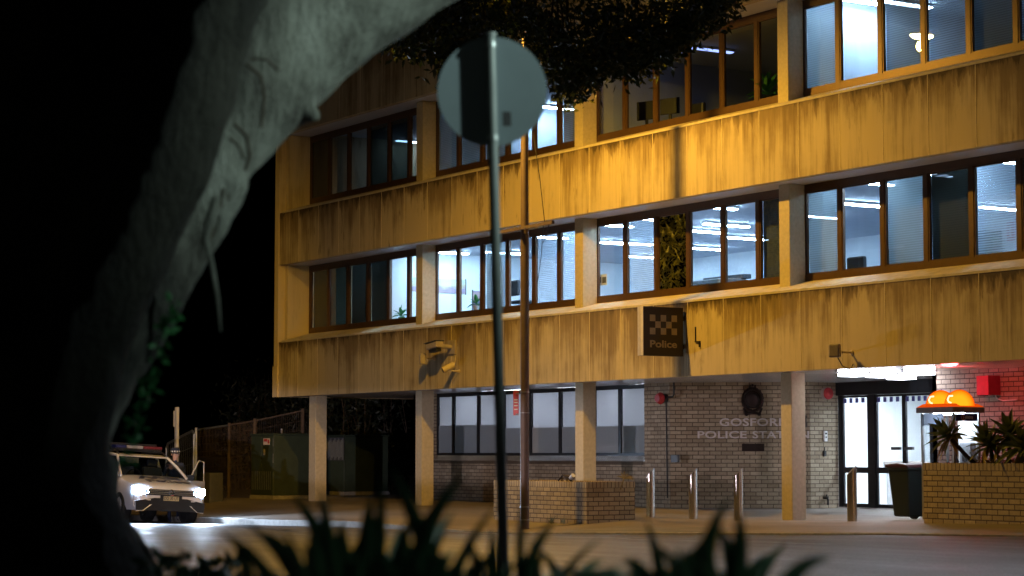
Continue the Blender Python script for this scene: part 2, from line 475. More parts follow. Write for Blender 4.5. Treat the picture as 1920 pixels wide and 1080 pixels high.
# footpath
t = NT('footpath_concrete'); t.b.inputs['Roughness'].default_value = .6
a1 = t.noise((1, 1, 1), 40, 4); a2 = t.noise((.4, 1, 1), .8, 5)
v = t.math('ADD', t.math('MULTIPLY', a1, .3), t.math('MULTIPLY', a2, .7))
t.l(t.ramp(v, [(.3, (.11, .09, .075)), (.5, (.19, .16, .13)), (.7, (.27, .235, .2))]), t.b.inputs['Base Color'])
t.bump(a1, .2, .005); M['footpath'] = t.m
t = NT('gutter_concrete'); t.b.inputs['Roughness'].default_value = .55
a1 = t.noise((1, 1, 1), 30, 5, .7); a2 = t.noise((.6, 3, 1), 1.2, 5)
t.l(t.ramp(t.math('ADD', t.math('MULTIPLY', a1, .4), t.math('MULTIPLY', a2, .6)), [(.35, (.07, .065, .06)), (.6, (.20, .185, .165))]), t.b.inputs['Base Color']); t.bump(a1, .3, .006); M['gutter'] = t.m
M['kerb'] = mat('kerb_concrete', (.30, .28, .25), .6, var=.25, sc=6, bump=.2)
M['bed'] = mat('garden_bed', (.05, .04, .028), .95, var=.5, sc=9, bump=.6)
M['earth'] = mat('far_ground', (.03, .032, .025), .95, var=.3, sc=1)

# ------------------------------------------------------------------ setting: ground, road, footpath, kerb
mb = MB(); mb.face([(-1500, -1500, -1.6), (1500, -1500, -1.6), (1500, 1500, -1.6), (-1500, 1500, -1.6)])
struct('ground', mb, M['earth'])
def sheet(xs, ys, fz):
    mb = MB(); n = len(ys)
    mb.v = [(x, y, fz(x, y)) for x in xs for y in ys]
    for i in range(len(xs) - 1):
        for j in range(n - 1):
            mb.f.append((i * n + j, (i + 1) * n + j, (i + 1) * n + j + 1, i * n + j + 1)); mb.uv.append(None); mb.m.append(0)
    return mb
KY = -4.0
def roadz(x, y):
    g = gutter(x)
    tt = min(1, max(0, (KY - y) / 12))
    return lerp(g, min(g, -.02) * .6 - .06, tt) + .05 * math.sin(math.pi * tt)
XS = list(np.arange(-70, 60.1, 1.0))
struct('road', sheet(XS, [-17.6, -15, -13, -11, -9, -7.5, -6, -5, -4.5, KY - .0], roadz), M['asphalt'], smooth=True)
struct('footpath', sheet(XS, [KY + .16, -3.5, -3, -2.4, -1.8, -1.2, -.8, -.3, .4, .8, 1.2, 1.6, 2, 2.4, 4, 7, 12, 30], foot), M['footpath'], smooth=True)
mb = MB()
for a, b in zip(XS[:-1], XS[1:]):
    q = []
    for x in (a, b):
        k = gutter(x) + kerbh(x)
        q.append([(x, KY, gutter(x) - .25), (x, KY + .012, k), (x, KY + .03, k + .012), (x, KY + .16, k + .006), (x, KY + .16, k - .3)])
    for i in range(4): mb.face([q[0][i], q[1][i], q[1][i + 1], q[0][i + 1]])
struct('kerb', mb, M['kerb'])
struct('gutter', sheet(XS, [KY - .42, KY - .2, KY - .001], lambda x, y: roadz(x, y) + .005), M['gutter'], smooth=True)
apron = sheet([-1.6, -.6, .4, 1.4, 2.2], [KY + .17, -3.4, -2.9, -2.5], lambda x, y: foot(x, y) + .005)
struct('driveway_patch', apron, M['gutter'], smooth=True)
mb = MB()
cr = [(-14, -6.2), (-11.5, -6.6), (-9, -6.3), (-6, -6.9), (-3, -6.6), (0, -7.2), (3, -7.0), (6.5, -7.6), (10, -7.4)]
for (x0_, y0_), (x1_, y1_) in zip(cr[:-1], cr[1:]):
    for k_ in range(6):
        t0_, t1_ = k_ / 6, (k_ + 1) / 6; w_ = .03 + .02 * ((k_ * 7) % 3)
        a_ = (lerp(x0_, x1_, t0_), lerp(y0_, y1_, t0_) + .08 * math.sin(9 * (x0_ + t0_ * 3))); b_ = (lerp(x0_, x1_, t1_), lerp(y0_, y1_, t1_) + .08 * math.sin(9 * (x0_ + t1_ * 3)))
        mb.face([(a_[0], a_[1] - w_, roadz(*a_) + .008), (b_[0], b_[1] - w_, roadz(*b_) + .008), (b_[0], b_[1] + w_, roadz(*b_) + .008), (a_[0], a_[1] + w_, roadz(*a_) + .008)])
struct('tar_seam', mb, mat('tar', (.012, .012, .013), .35))
def bedz(x, y): return -.32 + .06 * math.sin(x * 1.3) * math.cos(y * 1.7) - (.12 if y > -17.7 else 0)
struct('garden_bed', sheet(list(np.arange(-30, 45, .6)), list(np.arange(-36, -17.4, .6)), bedz), M['bed'], smooth=True)

# ------------------------------------------------------------------ the police station building
B = thing('police_station', 'three storey police station with stained concrete bands, long window rows and brick ground floor', 'building')
XL, XR = -20.86, 13.3
def spandrel(zb, zt, m):
    mb = MB(); mb.box(XL, XR, 0, .16, zb, zt)
    x = -19.72
    while x < XR - .2:
        mb.box(x - .007, x + .007, -.004, .02, zb + .01, zt - .01, None, 1); x += 1.128
    return part(B, 'spandrel', mb, [m, M['joint']])
spandrel(2.73, 4.18, M['sp1']); spandrel(6.24, 7.63, M['sp2']); spandrel(9.73, 11.2, M['sp3'])
for z0, z1 in ((4.18, 4.43), (7.63, 7.9)):     # sloping sills
    mb = MB()
    mb.prism([(0, 0), (0, 0)], 0, 0) if False else None
    prof = [(-.012, z0 - .012), (-.012, z0 + .03), (.80, z1), (.80, z1 - .3), (.165, z0 - .3), (.165, z0 - .012)]
    a = [(XL + .17, y, z) for y, z in prof]; b = [(XR, y, z) for y, z in prof]
    for i in range(len(prof)):
        k = (i + 1) % len(prof); mb.face([a[i], b[i], b[k], a[k]])
    part(B, 'window_sill', mb, M['sill'])
for z in (6.246, 9.736):
    part(B, 'soffit', MB().box(XL + .17, XR, .162, .9, z, z + .05), M['soffit'])
mb = MB()                                        # ground floor soffit boards
y = .162
while y < 5.3:
    mb.box(XL + .02, XR, y, y + .292, 2.736, 2.80); y += .30
part(B, 'soffit', mb, M['soffit_gf'])
part(B, 'end_wall', MB().box(-21.08, XL, -.03, 14, 3.55, 11.3), M['pier'])
part(B, 'end_wall', MB().box(-21.12, XL, -.05, 14, 2.73, 3.545), M['sp1'])
part(B, 'end_pier', MB().box(XL, -20.7, .17, .95, 4.18, 6.24), M['pier'])
part(B, 'end_pier', MB().box(XL, -20.7, .17, .95, 7.6, 9.73), M['pier'])
part(B, 'right_end_wall', MB().box(XR, XR + .2, 0, 14, -.3, 11.3), M['pier'])
part(B, 'rear_wall', MB().box(-21, XR, 14, 14.2, -.3, 11.3), M['pier'])
part(B, 'roof', MB().box(-21.1, XR + .2, .17, 14.2, 11.0, 11.19), M['col'])
part(B, 'floor_slab', MB().box(XL, XR, .82, 14, 2.81, 4.15), M['col'])
part(B, 'floor_slab', MB().box(XL, XR, .9, 14, 6.42, 7.6), M['col'])
part(B, 'floor_slab', MB().box(XL, XR, .9, 14, 9.95, 10.99), M['col'])
COLX = [-14.25, -7.375, -.52, 6.33]
for x in COLX:
    part(B, 'column', MB().box(x, x + .31, .43, .76, foot(x, .5) - .3, 2.735), M['col'], bevel=.012)
    part(B, 'column', MB().box(x, x + .31, .43, .80, 4.2, 6.245), M['col'], bevel=.01)
    part(B, 'column', MB().box(x, x + .31, .43, .80, 7.65, 9.735), M['col'], bevel=.01)
part(B, 'column', MB().box(-19.9, -19.52, .43, .76, -.3, 2.735), M['col'], bevel=.012)

# windows of the two upper floors: (floor, bay) -> blind of each of the six panes
BAYX = [[-20.69, -19.6, -18.5, -17.42, -16.33, -15.3, -14.22],
        [-13.99, -12.91, -11.83, -10.71, -9.59, -8.57, -7.36],
        [-7.13, -6.05, -4.95, -3.85, -2.72, -1.62, -.50],
        [-.26, .76, 1.91, 3.02, 4.13, 5.23, 6.34],
        [6.62, 7.7, 8.8, 9.9, 11.0, 12.1, 13.2]]
BL = {(1, 0): ['d', 'x', 'd', 'd', '', ''], (1, 1): ['', '', 'm', '', 'p', 'p'], (1, 2): ['', 'p', 'y', '', '', 'd'],
      (1, 3): ['m', '', 'm', 'd', 'h', 'm'], (1, 4): ['m', 'm', 'p', 'm', 'd', 'd'],
      (2, 0): ['x', '', '', 'x', 'x', ''], (2, 1): ['m', 'm', 'm', '', '', 'm'], (2, 2): ['', '', '', '', '', ''],
      (2, 3): ['m', '', 'm', 'p', 'm', 'p'], (2, 4): ['m', 'm', 'd', 'd', 'd', 'd']}
BM = {'d': 'blind_dark', 'm': 'blind_mid', 'p': 'blind_pale', 'y': 'yellow_reflection', 'h': 'blind_pale'}
WY = .80
def window(x0, x1, z0, z1, code):
    fr = MB(); w = .05
    fr.box(x0, x0 + w, WY, WY + .09, z0, z1); fr.box(x1 - w, x1, WY, WY + .09, z0, z1)
    fr.box(x0 + w, x1 - w, WY, WY + .09, z0, z0 + .12); fr.box(x0 + w, x1 - w, WY, WY + .09, z1 - .14, z1)
    s = .03                                         # sash
    a, b, c, d = x0 + w, x1 - w, z0 + .12, z1 - .14
    fr.box(a, a + s, WY + .012, WY + .07, c, d); fr.box(b - s, b, WY + .012, WY + .07, c, d)
    fr.box(a + s, b - s, WY + .012, WY + .07, c, c + s); fr.box(a + s, b - s, WY + .012, WY + .07, d - s, d)
    f = part(B, 'window', fr, M['frame'])
    part(f, 'pane', MB().box(a + s, b - s, WY + .035, WY + .041, c + s, d - s), M['glass_dark'] if code == 'x' else M['glass_mirror'] if code == 'y' else M['glass'])
    if code in BM:
        zb = c - .02 if code != 'h' else lerp(c, d, .0)
        part(f, 'blind', MB().box(a - .03, b + .03, WY + .13, WY + .136, zb, d + .12), M[BM[code]])
        part(f, 'blind_rail', MB().box(a - .03, b + .03, WY + .115, WY + .15, zb - .02, zb + .01), M['white'])
for fl, z0, z1 in ((1, 4.43, 6.242), (2, 7.90, 9.732)):
    for bi, xs in enumerate(BAYX):
        for i in range(6): window(xs[i], xs[i + 1], z0, z1, BL[(fl, bi)][i])

# rooms behind the windows
def rooms(zf, zc, parts, depth, wallm):
    mb = MB().box(XL + .01, XR - .01, .96, depth, zc, zc + .06); part(B, 'ceiling', mb, M['ceil_in'])
    part(B, 'interior_floor', MB().box(XL + .01, XR - .01, .96, depth, zf - .02, zf + .012), M['carpet'])
    part(B, 'interior_wall', MB().box(XL + .01, XR - .01, depth, depth + .1, zf, zc), M[wallm])
    for x, y0, m in parts:
        part(B, 'partition_wall', MB().box(x - .06, x + .06, y0, depth - .002, zf + .013, zc - .002), M[m])
rooms(4.15, 6.34, [(-16.6, .97, 'wall_in'), (8.0, .97, 'wall_in')], 8.8, 'wall_in')
rooms(7.6, 9.86, [(-14.1, .97, 'wall_in2'), (-7.2, .97, 'wall_in2'), (-.4, .97, 'wall_in2'), (6.5, .97, 'wall_in2')], 8.8, 'wall_in2')

# fluorescent ceiling lights, most found from where they show through the panes
FLT = {1: ('first floor', 6.335), 2: ('second floor', 9.855)}
def tube_light(x, y, fl, mt, lab, ln=1.25, w=.16):
    zc = FLT[fl][1]
    o = thing('ceiling_light', lab, 'ceiling light', (x, y, zc), 0, 'fluorescent lights on the office ceilings')
    part(o, 'housing', MB().box(-w / 2, w / 2, -ln / 2, ln / 2, -.05, -.002), M['white'], world=False)
    part(o, 'diffuser', MB().box(-w / 2 + .012, w / 2 - .012, -ln / 2 + .02, ln / 2 - .02, -.075, -.051), M[mt], world=False)
    return o
BN = ['left end', 'second', 'third', 'right']
L1 = [(1143, 424, 2), (1146, 457, 2), (1200, 412, 2), (1184, 458, 2), (1217, 484, 2), (1323, 390, 2), (1321, 436, 2), (1362, 424, 2), (1322, 468, 2), (1400, 449, 2),
      (1528, 408, 3), (1616, 344, 3), (1616, 386, 3), (1715, 326, 3), (1870, 304, 3), (1880, 393, 3),
      (838, 475, 1), (962, 443, 1), (1022, 446, 1), (745, 486, 0), (950, 476, 1)]
for px, py, b in L1:
    p = P(px, py, Z=6.26)
    tube_light(p.x, min(max(p.y, 1.8), 8.1), 1, 'fluoro', 'bright white fluorescent light on the first floor ceiling, behind the %s window bay' % BN[b])
L2 = [(634, 319, 0, 'fluoro_dim'), (780, 268, 0, 'fluoro_dim'), (1035, 203, 1, 'fluoro'), (1036, 260, 1, 'fluoro_dim'), (1610, 4, 3, 'fluoro'), (1700, 10, 3, 'fluoro'), (1215, 92, 2, 'fluoro_fill'), (1330, 95, 2, 'fluoro_fill')]  # third bay's two are added to tint that room blue
for px, py, b, mt in L2:
    p = P(px, py, Z=9.78)
    tube_light(p.x, min(max(p.y, 1.6), 8.1), 2, mt, '%s fluorescent light on the second floor ceiling, behind the %s window bay' % ('dim bluish' if 'dim' in mt else 'bright white', BN[b]))

# ------------------------------------------------------------------ ground floor walls
def wallseg(name, p0, p1, z0, z1, m, th=.11, parent=B):
    """brick wall whose visible face runs p0 -> p1 (seen with p0 on the left)"""
    p0 = Vector((*p0, 0)); p1 = Vector((*p1, 0)); L = (p1 - p0).length; d = (p1 - p0) / L
    n = Vector((-d.y, d.x, 0))                     # away from the viewer
    mb = MB()
    def q(s, o, z): return p0 + d * s + n * o + Vector((0, 0, z))
    mb.face([q(0, 0, z0), q(L, 0, z0), q(L, 0, z1), q(0, 0, z1)], [(0, z0), (L, z0), (L, z1), (0, z1)])
    mb.face([q(L, th, z0), q(0, th, z0), q(0, th, z1), q(L, th, z1)], [(0, z0), (L, z0), (L, z1), (0, z1)])
    mb.face([q(0, th, z0), q(0, 0, z0), q(0, 0, z1), q(0, th, z1)], [(0, z0), (th, z0), (th, z1), (0, z1)])
    mb.face([q(L, 0, z0), q(L, th, z0), q(L, th, z1), q(L, 0, z1)], [(0, z0), (th, z0), (th, z1), (0, z1)])
    mb.face([q(0, 0, z1), q(L, 0, z1), q(L, th, z1), q(0, th, z1)], [(0, 0), (L, 0), (L, th), (0, th)])
    return part(parent, name, mb, m)
GW = 2.0
CA = Vector((-6.12, GW)); CB = Vector((-4.32, 4.33)); CC = Vector((-4.32, 5.1))
wallseg('brick_wall', (-17.1, GW), (-16.04, GW), -.2, 2.735, M['brickA'])
wallseg('brick_wall', (-16.04, GW), (-7.04, GW), -.2, 1.07, M['brickA'])
wallseg('brick_wall', (-7.04, GW), CA, -.2, 2.735, M['brickA'])
wallseg('brick_wall', CA, CB, -.2, 2.735, M['brickA'])
wallseg('brick_wall', CB, CC, -.2, 2.735, M['brickA'])
wallseg('brick_wall', (-17.1, 9), (-17.1, GW), -.2, 2.735, M['brickA'])
wallseg('brick_wall', (1.42, 2.4), (XR, 2.4), -.2, 2.735, M['brickR'])
wallseg('brick_wall', (1.42, 5.5), (1.42, 2.4), -.2, 2.735, M['brickR'])
mb = MB()                                          # sloping brick sill under the ground floor windows
for i in range(104):
    x = -16.03 + i * .0864
    mb.face([(x, GW - .03, 1.06), (x + .078, GW - .03, 1.06), (x + .078, GW + .10, 1.19), (x, GW + .10, 1.19)])
    mb.face([(x, GW - .03, .99), (x + .078, GW - .03, .99), (x + .078, GW - .03, 1.06), (x, GW - .03, 1.06)])
part(B, 'brick_sill', mb, M['brickA'])
GX = [-16.04, -15.25, -14.05, -12.9, -11.7, -10.44, -9.08, -8.06, -7.04]
M['frostlo'] = frosted('frosted_film', (.62, .64, .66), .30)
M['frosthi'] = frosted('translucent_blind', (.74, .75, .78), .75)
for a, b in zip(GX[:-1], GX[1:]):
    fr = MB(); w = .05
    fr.box(a, a + w, GW + .06, GW + .12, 1.19, 2.733); fr.box(b - w, b, GW + .06, GW + .12, 1.19, 2.733)
    fr.box(a + w, b - w, GW + .06, GW + .12, 1.19, 1.25); fr.box(a + w, b - w, GW + .06, GW + .12, 2.64, 2.733)
    f = part(B, 'window', fr, M['frame_dark'])
    part(f, 'pane', MB().box(a + w, b - w, GW + .085, GW + .09, 1.25, 2.64), M['glass'])
    part(f, 'frosted_film', MB().box(a + w, b - w, GW + .093, GW + .096, 1.25, 1.93 if b < -12 else 1.84), M['frostlo'])
    part(f, 'roller_blind', MB().box(a - .02, b + .02, GW + .14, GW + .143, 1.25, 2.66), M['frosthi'])
part(B, 'interior_wall', MB().box(-16.95, -6.3, 5.4, 5.5, 0, 2.73), M['wall_in'])
part(B, 'interior_floor', MB().box(-16.95, -6.3, GW + .12, 5.4, .05, .1), M['carpet'])
for x in (-14.6, -11.3, -8.2):
    o = thing('ceiling_light', 'fluorescent light inside the ground floor office behind frosted glass', 'ceiling light', (x, GW + 1.0, 2.73), 0, 'fluorescent lights on the office ceilings')
    part(o, 'housing', MB().box(-.1, .1, -.6, .6, -.05, -.002), M['white'], world=False)
    part(o, 'diffuser', MB().box(-.085, .085, -.58, .58, -.075, -.051), M['fluoro_gf'], world=False)

# entrance doors and lobby
DY = 5.1
def dx(px): return P(px, 820, Y=DY).x
fd = MB()
x0, xe = CC.x + .002, 1.42
D = [x0, dx(1577), dx(1628), dx(1640), dx(1690), dx(1697.5), dx(1745), dx(1750)]
fd.box(x0, xe, DY - .06, DY + .14, 2.46, 2.733)
fd.box(x0, D[1], DY, DY + .1, .06, 2.459); fd.box(D[2], D[3], DY, DY + .1, .06, 2.459); fd.box(D[6], D[7], DY, DY + .1, .06, 2.459)
part(B, 'entrance_frame', fd, M['frame_dark'])
def leaf(a, b, name):
    f = MB(); w = .05
    f.box(a, a + w, DY + .02, DY + .07, .08, 2.455); f.box(b - w, b, DY + .02, DY + .07, .08, 2.455)
    f.box(a + w, b - w, DY + .02, DY + .07, .08, .19); f.box(a + w, b - w, DY + .02, DY + .07, 2.41, 2.455); f.box(a + w, b - w, DY + .02, DY + .07, .83, .95)
    d = part(B, name, f, M['frame_dark'])
    ck = MB().box(a + w, b - w, DY + .04, DY + .046, .19, 2.41); n = max(2, round((b - a - .1) / .17)); s = (b - a - .1) / n
    for i in range(n): ck.box(a + w + i * s, a + w + (i + .5) * s, DY + .034, DY + .038, 2.30, 2.40, None, 1)
    part(d, 'pane', ck, [M['glass_clear'], M['navyblue']])
    return d
M['navyblue'] = mat('checker_blue_film', (.10, .11, .35), .5)
leaf(D[1] + .001, D[2] - .001, 'side_light')
l1 = leaf(D[3] + .001, (D[4] + D[5]) / 2 - .003, 'entrance_door'); l2 = leaf((D[4] + D[5]) / 2 + .003, D[6] - .001, 'entrance_door')
hd = MB(); xm = (D[4] + D[5]) / 2
hd.box(xm - .32, xm - .06, DY - .05, DY + .0, 1.31, 1.37); part(l1, 'handle', hd, M['darkgrey'])
hd = MB(); hd.box(xm + .06, xm + .32, DY - .05, DY + .0, 1.31, 1.37); part(l2, 'handle', hd, M['darkgrey'])
leaf(D[7] + .001, 1.40, 'side_light')
part(B, 'lobby_wall', MB().box(-5.6, 1.5, 8.8, 8.9, .05, 2.73), M['wall_in'])
part(B, 'lobby_wall', MB().box(-5.7, -5.6, 5.2, 8.9, .05, 2.73), M['wall_in'])
part(B, 'lobby_wall', MB().box(1.42, 1.5, 5.52, 8.79, .05, 2.73), M['wall_in'])
part(B, 'lobby_ceiling', MB().box(-5.6, 1.42, 5.3, 8.8, 2.70, 2.735), M['wall_in'])
part(B, 'lobby_floor', MB().box(-5.6, 1.42, 5.06, 8.8, .06, .112), M['soffit'])
o = thing('service_counter', 'white service counter with a grey top inside the bright police station lobby', 'counter', (-3, 7.6, .11))
part(o, 'front_panel', MB().box(-5.58, .9, 7.6, 7.68, .113, 1.0), M['white']); part(o, 'counter_top', MB().box(-5.58, .9, 7.5, 8.3, 1.001, 1.06), M['greybox'])
o = solo('door_jamb', MB().box(-4.0, -3.86, 8.6, 8.75, 1.1, 2.5), M['darkgrey'], 'dark vertical door jamb on the white lobby wall behind the counter', 'door frame')
for x in (-4.2, -2.4, -.6):
    o = thing('lobby_light', 'square white light panel on the lobby ceiling behind the glass doors', 'ceiling light', (x, 6.6, 2.70), 0, 'light panels in the lobby')
    part(o, 'frame', MB().box(-.32, .32, -.62, .62, -.02, -.001), M['white'], world=False)
    part(o, 'diffuser', MB().box(-.29, .29, -.59, .59, -.03, -.021), M['lobbyglow'], world=False)
for px, py, lab in ((1600, 700, 'leftmost'), (1652, 702, 'second from left'), (1690, 706, 'second from right'), (1724, 697, 'rightmost')):
    p = P(px, py, Z=2.72)
    o = thing('soffit_light', 'bright square light set in the entrance soffit, %s of four' % lab, 'ceiling light', (p.x, p.y, 2.735), 0, 'lights in the entrance soffit')
    part(o, 'frame', MB().box(-.24, .24, -.24, .24, -.016, -.001), M['white'], world=False)
    part(o, 'diffuser', MB().box(-.2, .2, -.2, .2, -.07, -.017), M['downlight'], world=False)
#@@PART2
# ------------------------------------------------------------------ lettering
def text_mb(txt, size, depth, bold=0.0, xs=1.0, align='CENTER', spacing=1.0):
    c = bpy.data.curves.new('text', 'FONT'); c.body = txt; c.size = size; c.extrude = depth / 2; c.offset = bold
    c.align_x = align; c.align_y = 'CENTER'; c.space_character = spacing; c.resolution_u = 3
    o = bpy.data.objects.new('text', c); COL.objects.link(o)
    dg = bpy.context.evaluated_depsgraph_get(); dg.update()
    me = o.evaluated_get(dg).to_mesh()
    vs = [Vector((v.co.x * xs, v.co.y, v.co.z)) for v in me.vertices]; fs = [tuple(p.vertices) for p in me.polygons]
    o.evaluated_get(dg).to_mesh_clear(); bpy.data.objects.remove(o); bpy.data.curves.remove(c)
    return vs, fs
def text_into(mb, txt, size, depth, Mx, bold=0.0, xs=1.0, align='CENTER', m=0, spacing=1.0):
    vs, fs = text_mb(txt, size, depth, bold, xs, align, spacing)
    b = len(mb.v); mb.v += [tuple(Mx @ v) for v in vs]
    for f in fs: mb.f.append(tuple(b + i for i in f)); mb.uv.append(None); mb.m.append(m)
    return mb
def frame_mat(origin, right, up):
    r = Vector(right).normalized(); u = Vector(up).normalized(); n = r.cross(u)
    mx = Matrix((r, u, n)).transposed().to_4x4(); mx.translation = Vector(origin)
    return mx
FAC = ((1, 0, 0), (0, 0, 1))                        # right, up when facing the facade
LD = (CB - CA).normalized(); LR = Vector((LD.x, LD.y, 0)); LN = Vector((LD.y, -LD.x, 0))   # letters wall: along, towards viewer
LWp = Vector((CA.x, CA.y, 0))
def on_letters(px, py, off=0.0):
    r = ray(px, py); t = (LWp - CAM).dot(LN) / r.dot(LN)
    return CAM + r * t + LN * off
def fit_text(name_mb, txt, pl, pr, pt, pb, off=.012):
    a = on_letters(pl, (pt + pb) / 2, off); b = on_letters(pr, (pt + pb) / 2, off)
    z1 = on_letters((pl + pr) / 2, pt).z; z0 = on_letters((pl + pr) / 2, pb).z
    vs, fs = text_mb(txt, 1.0, .02, .018, 1, 'LEFT', 1.03)
    w0 = min(v.x for v in vs); w1 = max(v.x for v in vs); h0 = min(v.y for v in vs); h1 = max(v.y for v in vs)
    L = (b - a).length
    o = Vector((a.x, a.y, z0))
    bi = len(name_mb.v)
    for v in vs: name_mb.v.append(tuple(o + LR * ((v.x - w0) / (w1 - w0) * L) + Vector((0, 0, (v.y - h0) / (h1 - h0) * (z1 - z0))) + LN * v.z))
    for f in fs: name_mb.f.append(tuple(bi + i for i in f)); name_mb.uv.append(None); name_mb.m.append(0)
    return name_mb
LT = thing('wall_lettering', 'raised pale capitals reading GOSFORD POLICE STATION on the brick wall below the crest', 'lettering', on_letters(1412, 815))
part(LT, 'text_line', fit_text(MB(), 'GOSFORD', 1349, 1479, 784, 799), M['letter'])
part(LT, 'text_line', fit_text(MB(), 'POLICE', 1308, 1400, 808, 822), M['letter'])
part(LT, 'text_line', fit_text(MB(), 'STATION', 1411, 1517, 808, 822), M['letter'])
# crest
cc = on_letters(1411, 750); cm = frame_mat(cc + LN * .02, LR, (0, 0, 1))
CR = thing('crest', 'dark cast metal police crest with crown and ribbon on the brick wall above the lettering', 'crest', cc)
mb = MB(); n = 40
rx, rz = .205, .235
def ringpts(k): return [Vector((rx * k * math.cos(2 * math.pi * i / n), rz * k * math.sin(2 * math.pi * i / n), 0)) for i in range(n + 1)]
mb.tube([cm @ (p + Vector((0, 0, .02))) for p in ringpts(1.0)], [.030 + .008 * (i % 2) for i in range(n + 1)], 8)
mb.tube([cm @ (p + Vector((0, 0, .03))) for p in ringpts(.72)], .013, 6)
part(CR, 'wreath', mb, M['bronze'], smooth=True)
mb = MB(); mb.ball(cm @ Vector((0, 0, 0)), .15, .15, .17, M=Matrix.Rotation(math.atan2(LR.y, LR.x), 3, 'Z') @ Matrix.Diagonal((1, .25, 1)))
mb.prism([(-.21, -.24), (.21, -.24), (.205, .2), (-.205, .2)], 0, .01, M=cm @ Matrix.Rotation(R(90), 4, 'X') @ Matrix.Scale(.85, 4))
part(CR, 'shield', mb, M['bronze'], smooth=True)
mb = MB()
mb.tube([cm @ Vector((-.17 + .34 * i / 8, -.275 - .035 * math.cos(math.pi * (i / 8 - .5)) * -1 - .03, .02)) for i in range(9)], .026, 6)
for sx in (-1, 1):
    mb.tube([cm @ Vector((sx * .19, -.17, .02)), cm @ Vector((sx * .165, -.24, .02)), cm @ Vector((sx * .12, -.33, .02))], .024, 6)
part(CR, 'ribbon', mb, M['bronze'], smooth=True)
mb = MB()
for dx_, h in ((-.055, .05), (0, .075), (.055, .05)):
    mb.ball(cm @ Vector((dx_, .265 + h * .6, .02)), .026)
mb.box(-.08, .08, .235, .27, 0, .04, cm)
part(CR, 'crown', mb, M['bronze'], smooth=True)
a = on_letters(1391, 832); b = on_letters(1433, 846)
mb = MB(); mx = frame_mat(Vector((a.x, a.y, b.z)) + LN * .002, LR, (0, 0, 1))
mb.box(0, (Vector((b.x, b.y, 0)) - Vector((a.x, a.y, 0))).length, 0, a.z - b.z, 0, .02, mx)
solo('plaque', mb, M['bronze'], 'plain dark rectangular plaque on the brick wall under the lettering', 'plaque', bevel=.004)

# ------------------------------------------------------------------ things fixed to the building
SG = thing('police_sign', 'dark projecting Police sign with pale checkers fixed to the lowest concrete band', 'sign', (-2.85, 0, 3.1))
sx0, sx1, sy0, sy1, sz0, sz1 = -3.06, -2.86, -1.02, -.06, 3.115, 4.06
part(SG, 'sign_case', MB().box(sx0 + .004, sx1 - .004, sy0 + .012, sy1, sz0, sz1), M['signblk'], bevel=.006)
part(SG, 'edge_trim', MB().box(sx0 + .02, (sx0 + sx1) / 2 - .006, sy0 - .004, sy0 + .011, sz0, sz1).box((sx0 + sx1) / 2 + .006, sx1 - .005, sy0 - .004, sy0 + .011, sz0, sz1), M['lilac'])
mb = MB(); fy = lambda u: lerp(sy0, sy1, u); fz = lambda v_: lerp(sz1, sz0, v_)
cw, ch = .1345, .134
for i in range(3):
    for j in range(5):
        if (i + j) % 2 == 0:
            u0 = .165 + j * cw; v0 = .165 + i * ch
            mb.box(sx1 - .003, sx1 + .002, fy(u0), fy(u0 + cw), fz(v0 + ch), fz(v0))
part(SG, 'checker_mark', mb, M['signlite'])
mb = MB(); vs, fs = text_mb('Police', 1, .004, .028, 1, 'LEFT', 1.0)
w0 = min(v.x for v in vs); w1 = max(v.x for v in vs); h0 = min(v.y for v in vs); h1 = max(v.y for v in vs)
for v in vs: mb.v.append((sx1 + .002 + v.z, fy(.165 + (v.x - w0) / (w1 - w0) * .67), lerp(fz(.835), fz(.685), (v.y - h0) / (h1 - h0))))
for f in fs: mb.f.append(f); mb.uv.append(None); mb.m.append(0)
part(SG, 'lettering', mb, M['signlite'])
mb = MB()
for z in (3.3, 3.85): mb.box(-3.0, -2.92, sy1, -.001, z - .04, z + .04)
part(SG, 'bracket', mb, M['black'])

def facade(px, py, out=0.0): return P(px, py, Y=-out)
def camera_mount(p, arm=.14, M_='cream'):
    mb = MB(); mb.cyl(p, p + Vector((0, -.02, 0)), .045); mb.cyl(p + Vector((0, -.01, 0)), p + Vector((0, -arm, 0)), .018)
    return mb
p = facade(848, 651); o = thing('surveillance_camera', 'large dark camera housing on a plate above two smaller cameras on the lowest band', 'camera', p, 0, 'cameras on the lowest concrete band')
part(o, 'mount', MB().box(p.x - .16, p.x + .16, -.03, -.002, p.z - .16, p.z + .16).cyl(p + Vector((0, -.02, 0)), p + Vector((-.05, -.28, .02)), .05), M['greybox'])
part(o, 'housing', MB().box(-.36, .12, -.1, .1, -.07, .07, Matrix.Translation(p + Vector((-.12, -.33, .05))) @ Matrix.Rotation(R(-6), 4, 'Y')), M['greybox'], bevel=.02)
part(o, 'hood', MB().box(-.42, .14, -.12, .12, .075, .095, Matrix.Translation(p + Vector((-.12, -.33, .05))) @ Matrix.Rotation(R(-6), 4, 'Y')), M['darkgrey'], bevel=.008)
part(o, 'wiper_tray', MB().box(-.28, .06, -.07, .07, -.15, -.072, Matrix.Translation(p + Vector((-.12, -.33, .05))) @ Matrix.Rotation(R(-6), 4, 'Y')), M['black'], bevel=.01)
p = facade(815, 673); o = thing('surveillance_camera', 'small square grey infrared lamp at the left of the camera cluster', 'camera', p, 0, 'cameras on the lowest concrete band')
part(o, 'mount', camera_mount(p, .2), M['cream'])
part(o, 'housing', MB().box(-.11, .11, -.07, .07, -.13, .13, Matrix.Translation(p + Vector((-.13, -.25, -.0))) @ Matrix.Rotation(R(-25), 4, 'Z')), M['greybox'], bevel=.03)
